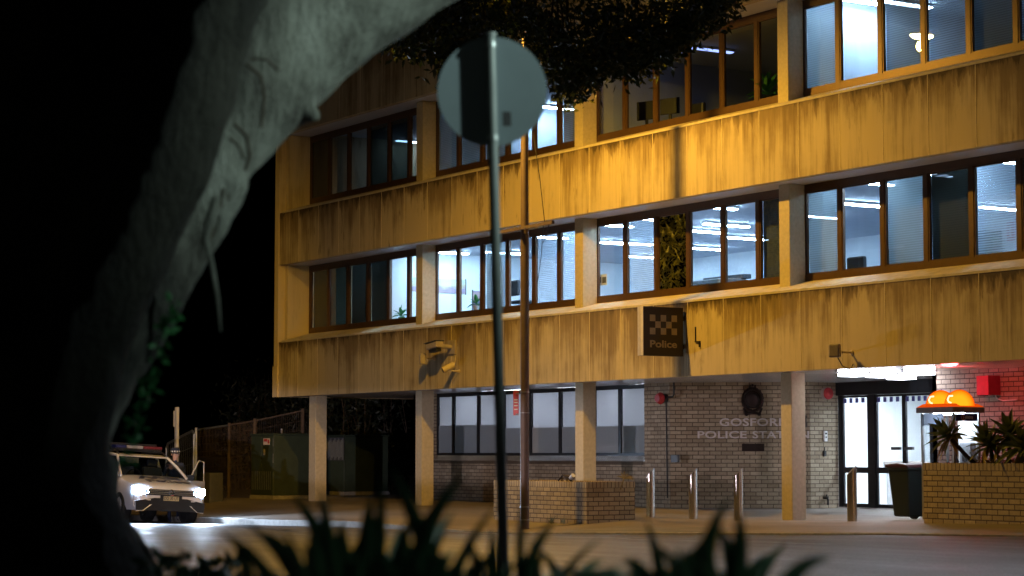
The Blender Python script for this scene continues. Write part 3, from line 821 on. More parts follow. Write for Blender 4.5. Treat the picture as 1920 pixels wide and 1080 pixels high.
p = facade(861, 696); o = thing('surveillance_camera', 'cream bullet camera on a small bracket, lowest of the camera cluster', 'camera', p, 0, 'cameras on the lowest concrete band')
part(o, 'mount', camera_mount(p, .2), M['cream'])
q = p + Vector((-.10, -.22, .06))
part(o, 'body', MB().cyl(q + Vector((.05, .12, .09)), q + Vector((-.05, -.12, -.04)), .075), M['cream'], smooth=True)
part(o, 'lens', MB().cyl(q + Vector((-.05, -.121, -.041)), q + Vector((-.056, -.135, -.048)), .055), M['black'], smooth=True)
part(o, 'cable', MB().tube([q + Vector((.05, .12, .09)), q + Vector((0, .18, .2)), q + Vector((-.08, .215, .3))], .012, 6), M['cream'], smooth=True)
p = facade(1597, 661); o = thing('floodlight', 'rounded grey square floodlight on a short arm above the entrance', 'floodlight', p)
part(o, 'mount', camera_mount(p, .22), M['cream'])
part(o, 'housing', MB().box(-.105, .105, -.06, .06, -.12, .12, Matrix.Translation(p + Vector((-.10, -.30, .03))) @ Matrix.Rotation(R(28), 4, 'Z')), M['greybox'], bevel=.03)
part(o, 'cable', MB().tube([p + Vector((-.08, -.26, -.08)), p + Vector((-.02, -.2, -.24)), p + Vector((.03, -.06, -.3)), p + Vector((.05, -.012, -.2))], .009, 6), M['black'], smooth=True)
p = facade(1305, 640)
mb = MB(); mb.box(p.x - .012, p.x + .012, -.02, -.002, p.z, p.z + .28); mb.box(p.x - .01, p.x + .14, -.03, -.002, p.z - .02, p.z); mb.box(p.x + .12, p.x + .15, -.03, -.002, p.z - .12, p.z)
solo('wall_bracket', mb, M['black'], 'thin black bracket left on the concrete right of the Police sign', 'bracket')

# fire bell with pipe on the brick between window and lettering
p = P(1250, 747, Y=GW); o = thing('alarm_bell', 'dark red bell on a pipe beside the ground floor windows', 'bell', p)
part(o, 'gong', MB().cyl(p + Vector((-.02, -.16, 0)), p + Vector((-.02, -.24, 0)), .13, .085).cyl(p + Vector((-.02, -.12, 0)), p + Vector((-.02, -.16, 0)), .12, .13), M['red'], smooth=True)
part(o, 'motor', MB().cyl(p + Vector((.0, -.002, 0)), p + Vector((-.02, -.12, 0)), .09), M['black'], smooth=True)
zt = 2.73
part(o, 'pipe', MB().tube([p + Vector((.05, -.06, .02)), p + Vector((.3, -.06, .03)), p + Vector((.34, -.06, .08)), Vector((p.x + .34, p.y - .06, zt))], .02, 8), M['black'], smooth=True)
part(o, 'drop_pipe', MB().tube([p + Vector((.06, -.06, -.05)), Vector((p.x + .08, p.y - .05, .3))], .016, 8), M['black'], smooth=True)
p = P(1268, 860, Y=GW); solo('junction_box', MB().box(p.x - .12, p.x + .12, GW - .06, GW - .002, p.z - .08, p.z + .08), M['darkgrey'], 'small dark box low on the brick beside the bell pipe', 'box', bevel=.01)
WX = CB.x
p = P(1547, 738, X=WX); o = thing('siren', 'round dull red siren high on the pale brick beside the doors', 'siren', p)
part(o, 'base', MB().cyl(p + Vector((.002, 0, 0)), p + Vector((.10, 0, 0)), .13, .13, 28), M['greybox'], smooth=True)
part(o, 'cover', MB().cyl(p + Vector((.101, 0, 0)), p + Vector((.13, 0, 0)), .128, .115, 28).ball(p + Vector((.125, 0, 0)), .02, .05, .05), M['red'], smooth=True)
p = P(1546, 818, X=WX); o = thing('intercom', 'white intercom panel on the pale brick left of the glass doors', 'intercom', p)
part(o, 'case', MB().box(WX + .002, WX + .05, p.y - .045, p.y + .045, p.z - .11, p.z + .11), M['white'], bevel=.008)
part(o, 'button', MB().cyl(Vector((WX + .05, p.y, p.z - .02)), Vector((WX + .056, p.y, p.z - .02)), .018), M['darkgrey'])
part(o, 'lens', MB().box(WX + .0505, WX + .053, p.y - .025, p.y + .025, p.z + .04, p.z + .075), M['black'])
p = P(1545, 850, X=WX); solo('card_reader', MB().box(WX + .002, WX + .04, p.y - .035, p.y + .035, p.z - .06, p.z + .05).cyl(Vector((WX + .02, p.y, p.z + .05)), Vector((WX + .02, p.y, p.z + .13)), .009), M['black'], 'small black card reader below the white intercom', 'reader')
p = P(1545, 936, X=WX); o = thing('tap', 'black garden tap low on the pale brick near the doors', 'tap', p)
part(o, 'valve', MB().cyl(p + Vector((.002, 0, .03)), p + Vector((.12, 0, .03)), .03).cyl(p + Vector((.09, 0, .03)), p + Vector((.09, 0, .1)), .016), M['black'])
part(o, 'spout', MB().tube([p + Vector((.1, 0, .03)), p + Vector((.13, 0, 0)), p + Vector((.13, 0, -.12))], .02, 8), M['black'])
p = on_letters(1511, 790); mb = MB(); mx = frame_mat(p, LR, (0, 0, 1))
mb.tube([mx @ Vector((0, -.12, 0)), mx @ Vector((0, -.12, .06)), mx @ Vector((0, .12, .06)), mx @ Vector((0, .12, 0))], .012, 6)
solo('grab_handle', mb, M['black'], 'thin black handle on the brick just right of the front column', 'handle')
p = P(1831, 741, Y=2.1); o = thing('hose_box', 'crimson square metal box on the pink brick wall above the planter', 'box', p)
part(o, 'body', MB().box(p.x, p.x + .29, 2.1, 2.398, p.z, p.z + .34), M['redbox'], bevel=.008)
part(o, 'conduit', MB().tube([Vector((p.x + .2, 2.36, p.z)), Vector((p.x + .24, 2.36, p.z - .06)), Vector((p.x + .36, 2.38, p.z - .10)), Vector((p.x + .7, 2.385, p.z - .09))], .012, 6), M['white'], smooth=True)
part(o, 'hinge', MB().tube([Vector((p.x + .02, 2.11, p.z - .012)), Vector((p.x + .26, 2.11, p.z - .012))], .01, 6), M['black'])

# ------------------------------------------------------------------ planters
def planter(name, x0, x1, y0, y1, zt, zb, lab):
    o = thing(name, lab, 'planter', ((x0 + x1) / 2, (y0 + y1) / 2, zb)); t = .11
    w = MB()
    for a in ((x0, x1, y0, y0 + t), (x0, x1, y1 - t, y1), (x0, x0 + t, y0 + t, y1 - t), (x1 - t, x1, y0 + t, y1 - t)):
        w.box(*a, zb, zt - .112)
    # courses are counted down from the top
    w.uv = [None if u is None else [(q[0], q[1] - (zt - .112)) for q in u] for u in w.uv]
    part(o, 'brick_wall', w, M['brickP'])
    w = MB(); e = .003
    for a in ((x0 - e, x1 + e, y0 - e, y0 + t), (x0 - e, x1 + e, y1 - t, y1 + e), (x0 - e, x0 + t, y0 + t, y1 - t), (x1 - t, x1 + e, y0 + t, y1 - t)):
        w.box(*a, zt - .111, zt)
    w.uv = [None if u is None else [(q[0], q[1] - zt + .2) for q in u] for u in w.uv]
    part(o, 'soldier_course', w, M['brickS'])
    part(o, 'soil', MB().box(x0 + t, x1 - t, y0 + t, y1 - t, zb, zt - .08), M['soil'])
    return o
planter('planter', -6.4, -3.08, -2.2, -1.08, .70, -.45, 'low buff brick planter with a few dry plants beside the lamp post')
planter('planter', 4.72, 9.6, -.93, .30, 1.085, -.2, 'buff brick planter full of agaves at the right edge by the phone booth')

def lance(mb, base, dir_, up, L, w, droop=.25, fold=.18, n=6, m=0, wpos=.35):
    """a tapering leaf blade as a folded ribbon"""
    d = Vector(dir_).normalized(); u = Vector(up); s = d.cross(u)
    if s.length < 1e-4: s = d.orthogonal()
    s.normalize(); u = s.cross(d).normalized()
    rows = []
    for i in range(n + 1):
        t = i / n
        c = Vector(base) + d * (L * t) - Vector((0, 0, 1)) * (droop * L * t * t)
        ww = w * (math.sin(math.pi * min(1, (t / wpos) * .5)) if t < wpos else max(0.0, 1 - ((t - wpos) / (1 - wpos)) ** 1.6)) + .002
        if i == 0: ww = w * .45
        rows.append((c - s * ww / 2 + u * ww * fold, c, c + s * ww / 2 + u * ww * fold))
    b = len(mb.v)
    for r_ in rows: mb.v += [tuple(q) for q in r_]
    for i in range(n):
        for k in range(2):
            mb.f.append((b + i * 3 + k, b + i * 3 + k + 1, b + i * 3 + 3 + k + 1, b + i * 3 + 3 + k)); mb.uv.append(None); mb.m.append(m)
def rosette(c, axis, L, w, n, seed, dry=.12):
    rr = random.Random(seed); mb = MB(); ax = Vector(axis).normalized()
    a = ax.orthogonal().normalized(); b = ax.cross(a)
    for i in range(n):
        k = i / n; an = i * 2.39996
        el = lerp(R(86), R(-12), k ** .8) + rr.uniform(-.12, .12)
        d = (a * math.cos(an) + b * math.sin(an)) * math.cos(el) + ax * math.sin(el)
        isdry = k > 1 - dry
        lance(mb, Vector(c) + ax * (.05 * (1 - k)), d, ax, L * rr.uniform(.8, 1.1) * (1 if not isdry else .9), w * rr.uniform(.85, 1.1), .12 + .35 * k * k * (2 if isdry else 1), .22, 7, 1 if isdry else 0, .4)
    return mb
def agave(px, py, Y, L, w, n, seed, axis, stem_to, lab):
    c = P(px, py, Y=Y); o = thing('agave', lab, 'plant', c, 0, 'agaves in the right planter')
    part(o, 'leaves', rosette(c, axis, L, w, n, seed), [M['agave'], M['agave_dry']], smooth=True)
    e = Vector(stem_to); mid = (c + e) / 2 + Vector((0, 0, -.03))
    part(o, 'stem', MB().tube([c - Vector(axis).normalized() * .02, mid, e], [.03, .035, .04], 8), M['stem'], smooth=True)
    return o
st = lambda px: P(px, 878, Y=-.5) + Vector((0, 0, -.04))
agave(1783, 822, -.62, .42, .105, 34, 1, (-.55, -.25, .75), st(1842), 'agave rosette leaning out on a long bare stem in front of the phone booth')
agave(1857, 838, -.55, .46, .12, 30, 2, (-.2, -.3, .9), st(1864), 'agave rosette low in the planter just right of the phone booth')
agave(1893, 822, -.45, .46, .12, 34, 3, (.15, -.3, .9), st(1890), 'tall agave rosette behind the others in the right planter')
agave(1918, 843, -.6, .46, .12, 30, 4, (.3, -.4, .8), st(1912), 'agave rosette cut by the right edge of the picture')
mb = MB(); rr = random.Random(5)
for i in range(40):
    b = P(rr.uniform(1838, 1925), 868, Y=rr.uniform(-.75, -.3)); lance(mb, b, (rr.uniform(-1, 1), rr.uniform(-1, .2), rr.uniform(-.1, .7)), (0, 0, 1), rr.uniform(.2, .34), .06, .5, .2, 5)
solo('dry_leaves', mb, M['agave_dry'], 'yellow dead agave leaves heaped under the rosettes in the right planter', 'dead leaves', smooth=True)
c = P(1170, 898, Y=-1.5); mb = MB()
for i, (dx_, dz_) in enumerate(((-.5, .35), (-.25, .7), (.1, .8), (.4, .6), (.6, .15), (.75, .4), (-.2, .2))):
    lance(mb, c, (dx_, -.2 + .1 * i, dz_ + .1), (0, -1, .3), .24 + .03 * (i % 3), .035, .5, .2, 6)
mb.tube([c, c + Vector((-.12, 0, -.2))], .012, 6)
solo('seedling', mb, M['agave_dry'], 'small yellow spiky seedling at the right end of the left planter', 'plant', smooth=True)
c = P(1060, 897, Y=-1.5); mb = MB(); mb.tube([c + Vector((-.25, 0, -.05)), c + Vector((-.1, 0, .06)), c + Vector((.1, 0, .03)), c + Vector((.22, .02, -.08))], [.012, .02, .03, .02], 6)
for i in range(6): lance(mb, c + Vector((rng.uniform(-.1, .15), 0, 0)), (rng.uniform(-1, 1), -.5, rng.uniform(-.6, .2)), (0, 0, 1), .16, .04, .6)
solo('dead_shrub', mb, M['stem'], 'withered brown shrub lying on the left planter beside the column', 'plant', smooth=True)
p = P(1072, 892, Y=-1.5); solo('litter_cup', MB().cyl(p + Vector((-.05, 0, -.05)), p + Vector((.05, 0, .01)), .035, .045, 14), M['white'], 'crumpled white cup among the dead plants in the left planter', 'litter', smooth=True)
for k, (px, lab) in enumerate(((1035, 'weed tuft at the foot of the left planter, nearer the lamp post'), (1056, 'small weed tuft at the foot of the left planter, nearer its corner'))):
    b = P(px, 972, Y=-2.3); mb = MB(); b.z = foot(b.x, b.y)
    for i in range(14): lance(mb, b + Vector((rng.uniform(-.06, .06), rng.uniform(-.04, .04), -.01)), (rng.uniform(-.6, .6), rng.uniform(-.6, .3), 1), (0, -1, 0), rng.uniform(.1, .24), .015, .2)
    solo('weed', mb, M['agave'], lab, 'weed', 'weeds at the left planter')

# ------------------------------------------------------------------ bollards, bin
def bollard(x, y, lab):
    z = foot(x, y); r_ = .085; H_ = .955
    o = thing('bollard', lab, 'bollard', (x, y, z), 0, 'steel bollards across the forecourt')
    mb = MB(); n = 28; lo = []; hi = []
    for i in range(n):
        an = 2 * math.pi * i / n; c_, s_ = math.cos(an), math.sin(an)
        tilt = (c_ * RT.x + s_ * RT.y)
        lo.append((r_ * c_, r_ * s_, -.05)); hi.append((r_ * c_, r_ * s_, H_ - .075 + .085 * tilt))
    for i in range(n):
        j = (i + 1) % n; mb.face([lo[i], lo[j], hi[j], hi[i]])
    part(o, 'tube', mb, M['steel'], world=False, smooth=True, weld=True)
    part(o, 'sloped_cap', MB().face(hi), M['steel'], world=False)
    return o
for px, py, Y, lab in ((1220, 970, -.42, 'leftmost steel bollard, nearest the left planter'), (1299.5, 973, -.36, 'second steel bollard, in front of the bell pipe'),
                       (1384.5, 974, -.3, 'third steel bollard, standing below the crest'), (1598, 976, -.25, 'lone steel bollard right of the front column, before the doors')):
    p = P(px, py, Y=Y); bollard(p.x, p.y, lab)
p = P(1709, 968, Y=1.3); z = foot(p.x, p.y)
o = thing('wheelie_bin', 'dark green wheeled bin with a red lid beside the right planter', 'bin', (p.x, p.y, z))
bx, by = p.x, p.y
mb = MB(); lo = [(-.2, -.24), (.2, -.24), (.2, .22), (-.2, .22)]; hi = [(-.27, -.31), (.27, -.31), (.27, .29), (-.27, .29)]
A = [(bx + a, by + b, z + .06) for a, b in lo]; Bq = [(bx + a, by + b, z + .92) for a, b in hi]
for i in range(4): mb.face([A[i], A[(i + 1) % 4], Bq[(i + 1) % 4], Bq[i]])
mb.face(A[::-1])
part(o, 'body', mb, M['bin'], weld=True, bevel=.03)
part(o, 'rim', MB().box(bx - .295, bx + .295, by - .335, by + .31, z + .88, z + .925), M['bin'], bevel=.015)
part(o, 'lid', MB().prism([(bx - .30, z + .926), (bx + .30, z + .926), (bx + .28, z + .975), (bx, z + 1.0), (bx - .28, z + .975)], by - .35, by + .33), M['binlid'], bevel=.012)
for sx in (-1, 1): part(o, 'wheel', MB().cyl((bx + sx * .2, by + .28, z + .1), (bx + sx * .26, by + .28, z + .1), .1), M['tyre'], smooth=True)
part(o, 'handle', MB().tube([(bx - .22, by + .30, z + .9), (bx - .22, by + .38, z + .93), (bx + .22, by + .38, z + .93), (bx + .22, by + .30, z + .9)], .016, 8), M['bin'])

# ------------------------------------------------------------------ phone booth
bx1 = P(1788, 800, Y=.8).x; bx0 = bx1 - .80; by0 = .8; by1 = 1.42; zb = foot(bx1, 1.0)
T = thing('phone_booth', 'lit public phone booth with glass sides and two orange domes on its roof', 'phone booth', ((bx0 + bx1) / 2, 1.1, zb))
part(T, 'base', MB().box(bx0, bx1, by0, by1, zb, zb + .12), M['greybox'])
mb = MB()
for x in (bx0, bx1 - .04):
    for y in (by0, by1 - .04): mb.box(x, x + .04, y, y + .04, zb + .121, 1.93)
part(T, 'post', mb, M['galv'])
part(T, 'glass_panel', MB().box(bx0 + .04, bx1 - .04, by0 + .015, by0 + .022, zb + .35, 1.92), M['glass_clear'])
part(T, 'glass_panel', MB().box(bx1 - .024, bx1 - .017, by0 + .04, by1 - .04, zb + .35, 1.78), M['glass_clear'])
part(T, 'back_panel', MB().box(bx0 + .30, bx1 - .04, by1 - .03, by1 - .005, zb + .12, 1.93), M['white'])
part(T, 'header_panel', MB().box(bx0 + .04, bx1 - .3, by0 + .03, by0 + .05, 1.72, 1.92), frosted('booth_header', (.6, .66, .75), .6))
part(T, 'roof', MB().box(bx0 - .06, bx1 + .06, by0 - .06, by1 + .06, 1.935, 2.03), mat('booth_roof_paint', (.30, .27, .27), .5), bevel=.012)
part(T, 'ceiling_tube', MB().box(bx0 + .1, bx1 - .1, by0 + .2, by0 + .36, 1.90, 1.934), M['boothlamp'])
sgn = MB().box(bx1 - .012, bx1 + .004, by0 + .05, by1 - .06, 1.79, 1.915); sg = part(T, 'sign_panel', sgn, mat('booth_sign_navy', (.01, .015, .12), .4))
mx = frame_mat((bx1 + .007, (by0 + by1) / 2, 1.855), (0, 1, 0), (0, 0, 1))
part(sg, 'lettering', text_into(MB(), 'elstra', .085, .004, mx @ Matrix.Translation((-.055, 0, 0)), .002, 1.0, 'LEFT'), M['white'])
part(sg, 'initial', text_into(MB(), 'T', .10, .004, mx @ Matrix.Translation((-.085, 0, 0)), .003, 1.0, 'CENTER').tube([mx @ Vector((-.085 + .05 * math.cos(a_), .048 * math.sin(a_), .002)) for a_ in np.linspace(1.2, 5.4, 12)], .006, 5), mat('sign_orange', (.8, .35, .25), .5))
ph = part(T, 'phone_unit', MB().box(bx0 + .46, bx0 + .72, by1 - .16, by1 - .031, 1.0, 1.42), mat('phone_grey', (.42, .45, .5), .4), bevel=.01)
part(ph, 'handset', MB().tube([(bx0 + .44, by1 - .18, 1.38), (bx0 + .42, by1 - .21, 1.3), (bx0 + .42, by1 - .21, 1.16), (bx0 + .44, by1 - .18, 1.08)], .025, 8), M['black'], smooth=True)
part(ph, 'keypad', MB().box(bx0 + .52, bx0 + .64, by1 - .166, by1 - .161, 1.1, 1.24), M['darkgrey'])
part(T, 'shelf', MB().box(bx0 + .3, bx1 - .05, by1 - .3, by1 - .031, .90, .93), M['darkgrey'])
t = NT('orange_dome_glow'); tc = t.n('TexCoord'); sp = t.n('SeparateXYZ'); t.l(tc.outputs['Object'], sp.inputs[0])
lw = t.n('LayerWeight', Blend=.45)
e = t.n('Emission'); t.l(t.ramp(lw.outputs['Facing'], [(.15, (1.0, .43, .012)), (.45, (1.0, .22, .004)), (.85, (.75, .045, .0))]), e.inputs[0]); e.inputs[1].default_value = 1.25
t.l(e.outputs[0], t.o.inputs[0]); M['dome'] = t.m
M['domelamp'] = emit('dome_lamp', (1, .78, .42), 1.7)
bxm = (bx0 + bx1) / 2; bym = (by0 + by1) / 2
mb = MB(); n = 20
skirt = [(bx0 - .05, by0 - .05), (bx1 + .05, by0 - .05), (bx1 + .05, by1 + .05), (bx0 - .05, by1 + .05)]
for k, (cx, cy) in enumerate(((bx0 + .17, bym), (bx1 - .17, bym))):
    mb.ball((cx, cy, 2.05), .25, .27, .285, 24, 10, 0, .5)
mb2 = [(x, y, 2.031) for x, y in skirt]; up_ = [(lerp(x, bxm, .18), lerp(y, bym, .22), 2.09) for x, y in skirt]
sk = MB()
for i in range(4): sk.face([mb2[i], mb2[(i + 1) % 4], up_[(i + 1) % 4], up_[i]])
sk.face(up_)
part(T, 'dome_base', sk, emit('dome_base_glow', (1.0, .10, .004), .75))
part(T, 'roof_dome', mb, M['dome'], smooth=True)
for cx in (bx0 + .17, bx1 - .17):
    q = Vector((cx - .02, bym - .275, 2.17)); mb = MB()
    q = q + Vector((.05, 0, -.01)); mb.tube([q + Vector((.06, .03, .06)), q + Vector((-.01, .015, .055)), q + Vector((-.03, 0, 0)), q + Vector((.0, -.004, -.045)), q + Vector((.05, .0, -.06))], .015, 8)
    part(T, 'lamp_coil', mb, M['domelamp'], smooth=True)
o = point('phone_booth_lamp', (bxm, bym, 2.62), 34, (1, .07, .09), .15); o.parent = T; o.matrix_parent_inverse = WM[T.name].inverted(); o.name = 'dome_light'

# ------------------------------------------------------------------ street lamp post
pp = Vector((-3.42, -3.36, 0)); pz = foot(pp.x, pp.y) - .02
SL = thing('street_lamp', 'tall brown lamp post with a cross bar at the kerb left of the brick planter', 'street lamp', (pp.x, pp.y, pz))
part(SL, 'pole', MB().tube([(pp.x, pp.y, pz - .2), (pp.x, pp.y, 5.35)], .083, 20).tube([(pp.x, pp.y, 5.36), (pp.x, pp.y, 10.2)], [.078, .06], 20), M['pole'], smooth=True)
part(SL, 'base_band', MB().cyl((pp.x, pp.y, pz + .18), (pp.x, pp.y, pz + .21), .094).cyl((pp.x, pp.y, pz + .42), (pp.x, pp.y, pz + .45), .094), M['galv'], smooth=True)
L_ = SOD + Vector((0, 0, .22))
part(SL, 'arm', MB().tube([(pp.x, pp.y, 10.1), (pp.x - .02, pp.y - .3, 10.35), (lerp(pp.x, L_.x, .6), lerp(pp.y, L_.y, .6), 10.42), (L_.x, L_.y + .3, L_.z + .12)], .035, 10), M['pole'], smooth=True)
part(SL, 'lamp_head', MB().box(L_.x - .16, L_.x + .16, L_.y - .42, L_.y + .36, L_.z + .02, L_.z + .16), M['greybox'], bevel=.04)
part(SL, 'lamp_bowl', MB().ball((L_.x, L_.y, L_.z + .015), .20, .30, .09, 16, 6, .5, 1.0), M['sodlamp'], smooth=True)
sodium.parent = SL; sodium.matrix_parent_inverse = WM[SL.name].inverted()
a = P(948, 433, Y=pp.y - .11); b = P(1037, 416, Y=pp.y - .11); dv = (b - a).normalized()
part(SL, 'cross_bar', MB().tube([P(935, 436, Y=pp.y - .12), P(1037, 416.5, Y=pp.y - .12)], .042, 4), M['pole'])
mb = MB()
for px in (968, 976, 988, 996): 
    q = P(px, 424, Y=pp.y - .12); mb.cyl(q + Vector((0, -.05, -.03)), q + Vector((0, .14, -.03)), .012, n=8)
part(SL, 'bolt', mb, M['galv'])
for s_, e_ in (((1021, 415), (1000, 250)), ((1019, 419), (1008, 530)), ((1030, 418), (1018, 455))):
    q0 = P(*s_, Y=pp.y - .12); q1 = P(*e_, Y=pp.y - .05)
    part(SL, 'wire', MB().tube([q0, (q0 + q1) / 2 + Vector((.03, 0, -.03)), q1], .008, 5), M['black'])
sp_ = P(967.5, 755, Y=pp.y - .06)
q = Vector((sp_.x, sp_.y, 0)); z1 = P(967, 733, Y=pp.y).z; z0 = P(967, 779, Y=pp.y).z
PS = thing('pole_sign', 'narrow red sign strapped to the lamp post, seen nearly edge on', 'sign', (q.x, q.y, z0))
mx = frame_mat((q.x, q.y, (z0 + z1) / 2), RT * .72 + VH * -.0 + Vector((0, -.3, 0)), (0, 0, 1))
part(PS, 'plate', MB().box(-.055, .055, -(z1 - z0) / 2, (z1 - z0) / 2, -.004, .004, mx), mat('pole_sign_red', (.62, .08, .09), .4), bevel=.003)
mb = MB()
for k in (-.13, -.06, .0, .05): mb.box(-.035, .035, k * 1.0, k + .02, .0042, .006, mx)
part(PS, 'white_mark', mb, M['white'])
mb = MB()
for z in (lerp(z0, z1, .08), lerp(z0, z1, .92)): mb.cyl((pp.x, pp.y, z), (pp.x, pp.y, z + .015), .089); mb.box(-.02, .1, -.008, .008, -.03, -.005, Matrix.Translation((q.x, q.y, z)))
part(PS, 'strap', mb, M['galv'])
#@@PART3
# ------------------------------------------------------------------ police car (nose towards +x)
CX, CY = -16.35, -5.0
CZ = roadz(CX - 2, CY)
CARM = Matrix.Translation((CX, CY, CZ)) @ Matrix.Rotation(R(-1.5), 4, 'Z') @ Matrix.Rotation(R(-3.2), 4, 'X')
CAR = thing('police_car', 'white police wagon with its headlights on full, parked nose first behind the big trunk', 'police car', (CX, CY, CZ))
def cpart(name, mb, m, parent=None, **k):
    mb.v = [tuple(CARM @ Vector(q)) for q in mb.v]
    return part(parent or CAR, name, mb, m, **k)
def loft(stations, prof):
    mb = MB(); n = None
    for st_ in stations:
        ring = prof(*st_); n = len(ring); mb.v += ring
    for i in range(len(stations) - 1):
        for k in range(n):
            k2 = (k + 1) % n; mb.f.append((i * n + k, (i + 1) * n + k, (i + 1) * n + k2, i * n + k2)); mb.uv.append(None); mb.m.append(0)
    mb.f.append(tuple(range(n))); mb.uv.append(None); mb.m.append(0)
    mb.f.append(tuple(reversed([(len(stations) - 1) * n + k for k in range(n)]))); mb.uv.append(None); mb.m.append(0)
    return mb
def sec(x, w, zb, zt):
    h = [(w * .0, zt), (w * .45, zt - .006), (w * .78, zt - .03), (w * .94, zt - .09), (w, zt - .22), (w * 1.005, (zt + zb) / 2), (w * .985, zb + .1), (w * .93, zb)]
    return [(x, y, z) for y, z in h] + [(x, -y, z) for y, z in reversed(h[1:])]
cpart('body', loft([(.03, .70, .34, .82), (-.02, .80, .31, .885), (-.10, .87, .30, .935), (-.28, .905, .30, .99), (-.7, .92, .30, 1.06), (-1.1, .92, .30, 1.115), (-1.3, .92, .30, 1.135), (-1.5, .92, .30, 1.12), (-2.2, .925, .29, 1.08), (-3.4, .925, .29, 1.09), (-4.1, .90, .32, 1.10), (-4.42, .84, .36, 1.06), (-4.5, .74, .42, .95)], sec), M['paintwhite'], smooth=True, weld=True)
# greenhouse
GH = [(-1.16, .80, 1.055), (-1.95, .64, 1.575), (-2.6, .635, 1.65), (-3.5, .63, 1.63), (-4.05, .61, 1.565), (-4.43, .78, 1.08)]
mb = MB(); w = .63
mb.prism([(-1.93, 1.585), (-2.25, 1.635), (-2.8, 1.665), (-3.4, 1.65), (-3.95, 1.60), (-4.06, 1.565), (-3.4, 1.59), (-2.8, 1.605), (-2.25, 1.58), (-1.95, 1.55)], -w, w)
roof = cpart('roof', mb, M['paintwhite'], bevel=.02)
for s in (-1, 1):
    for q_, r_ in (([(-1.12, s * .83, 1.09), (-1.55, s * .745, 1.35), (-1.96, s * .64, 1.575)], .032), ([(-2.75, s * .86, 1.06), (-2.78, s * .66, 1.62)], .04), ([(-3.65, s * .86, 1.08), (-3.75, s * .65, 1.6)], .05), ([(-4.4, s * .78, 1.06), (-4.05, s * .62, 1.57)], .05)):
        cpart('pillar', MB().tube(q_, r_, 8), M['paintwhite'], smooth=True)
mb = MB(); N = 8
for i in range(N):
    def wp(k, t):
        y = lerp(-1, 1, k / N); bow = .10 * (1 - y * y)
        return (lerp(-1.17, -1.95, t) + bow, y * lerp(.80, .62, t), lerp(1.12, 1.565, t))
    mb.face([wp(i, 0), wp(i + 1, 0), wp(i + 1, 1), wp(i, 1)])
cpart('windscreen', mb, M['carglass'], smooth=True, weld=True)
for s in (-1, 1):
    mb = MB(); mb.face([(-1.3, s * .845, 1.09), (-2.72, s * .855, 1.09), (-2.75, s * .675, 1.585), (-1.98, s * .668, 1.555)])
    if s < 0: cpart('side_window', mb, M['carglass'])
    mb = MB(); mb.face([(-2.82, s * .855, 1.09), (-4.3, s * .80, 1.10), (-4.02, s * .64, 1.54), (-2.83, s * .67, 1.59)]); cpart('side_window', mb, M['carglass'])
mb = MB().box(-3.6, -1.3, -.8, .8, .8, 1.02)
for y in (-.36, .36): mb.box(-2.3, -2.15, y - .24, y + .24, 1.0, 1.34).box(-2.28, -2.18, y - .13, y + .13, 1.36, 1.52)
mb.box(-1.42, -1.3, -.76, .76, .95, 1.09)
cpart('seat', mb, M['darkgrey'], bevel=.02)
cpart('dark_cabin_backing', MB().box(-2.9, -2.86, -.78, .78, .8, 1.06).box(-2.9, -2.86, -.66, .66, 1.061, 1.57), M['carblack'])  # black sheet added so the cabin looks dark through the windscreen
cpart('steering_wheel', MB().tube([(-1.55 + .05 * math.sin(a_), -.36 + .18 * math.cos(a_), 1.08 + .18 * math.sin(a_)) for a_ in np.linspace(0, 6.283, 17)], .016, 6), M['black'])
cpart('sun_visor', MB().box(-1.93, -1.90, -.55, -.12, 1.41, 1.54), M['signlite'])
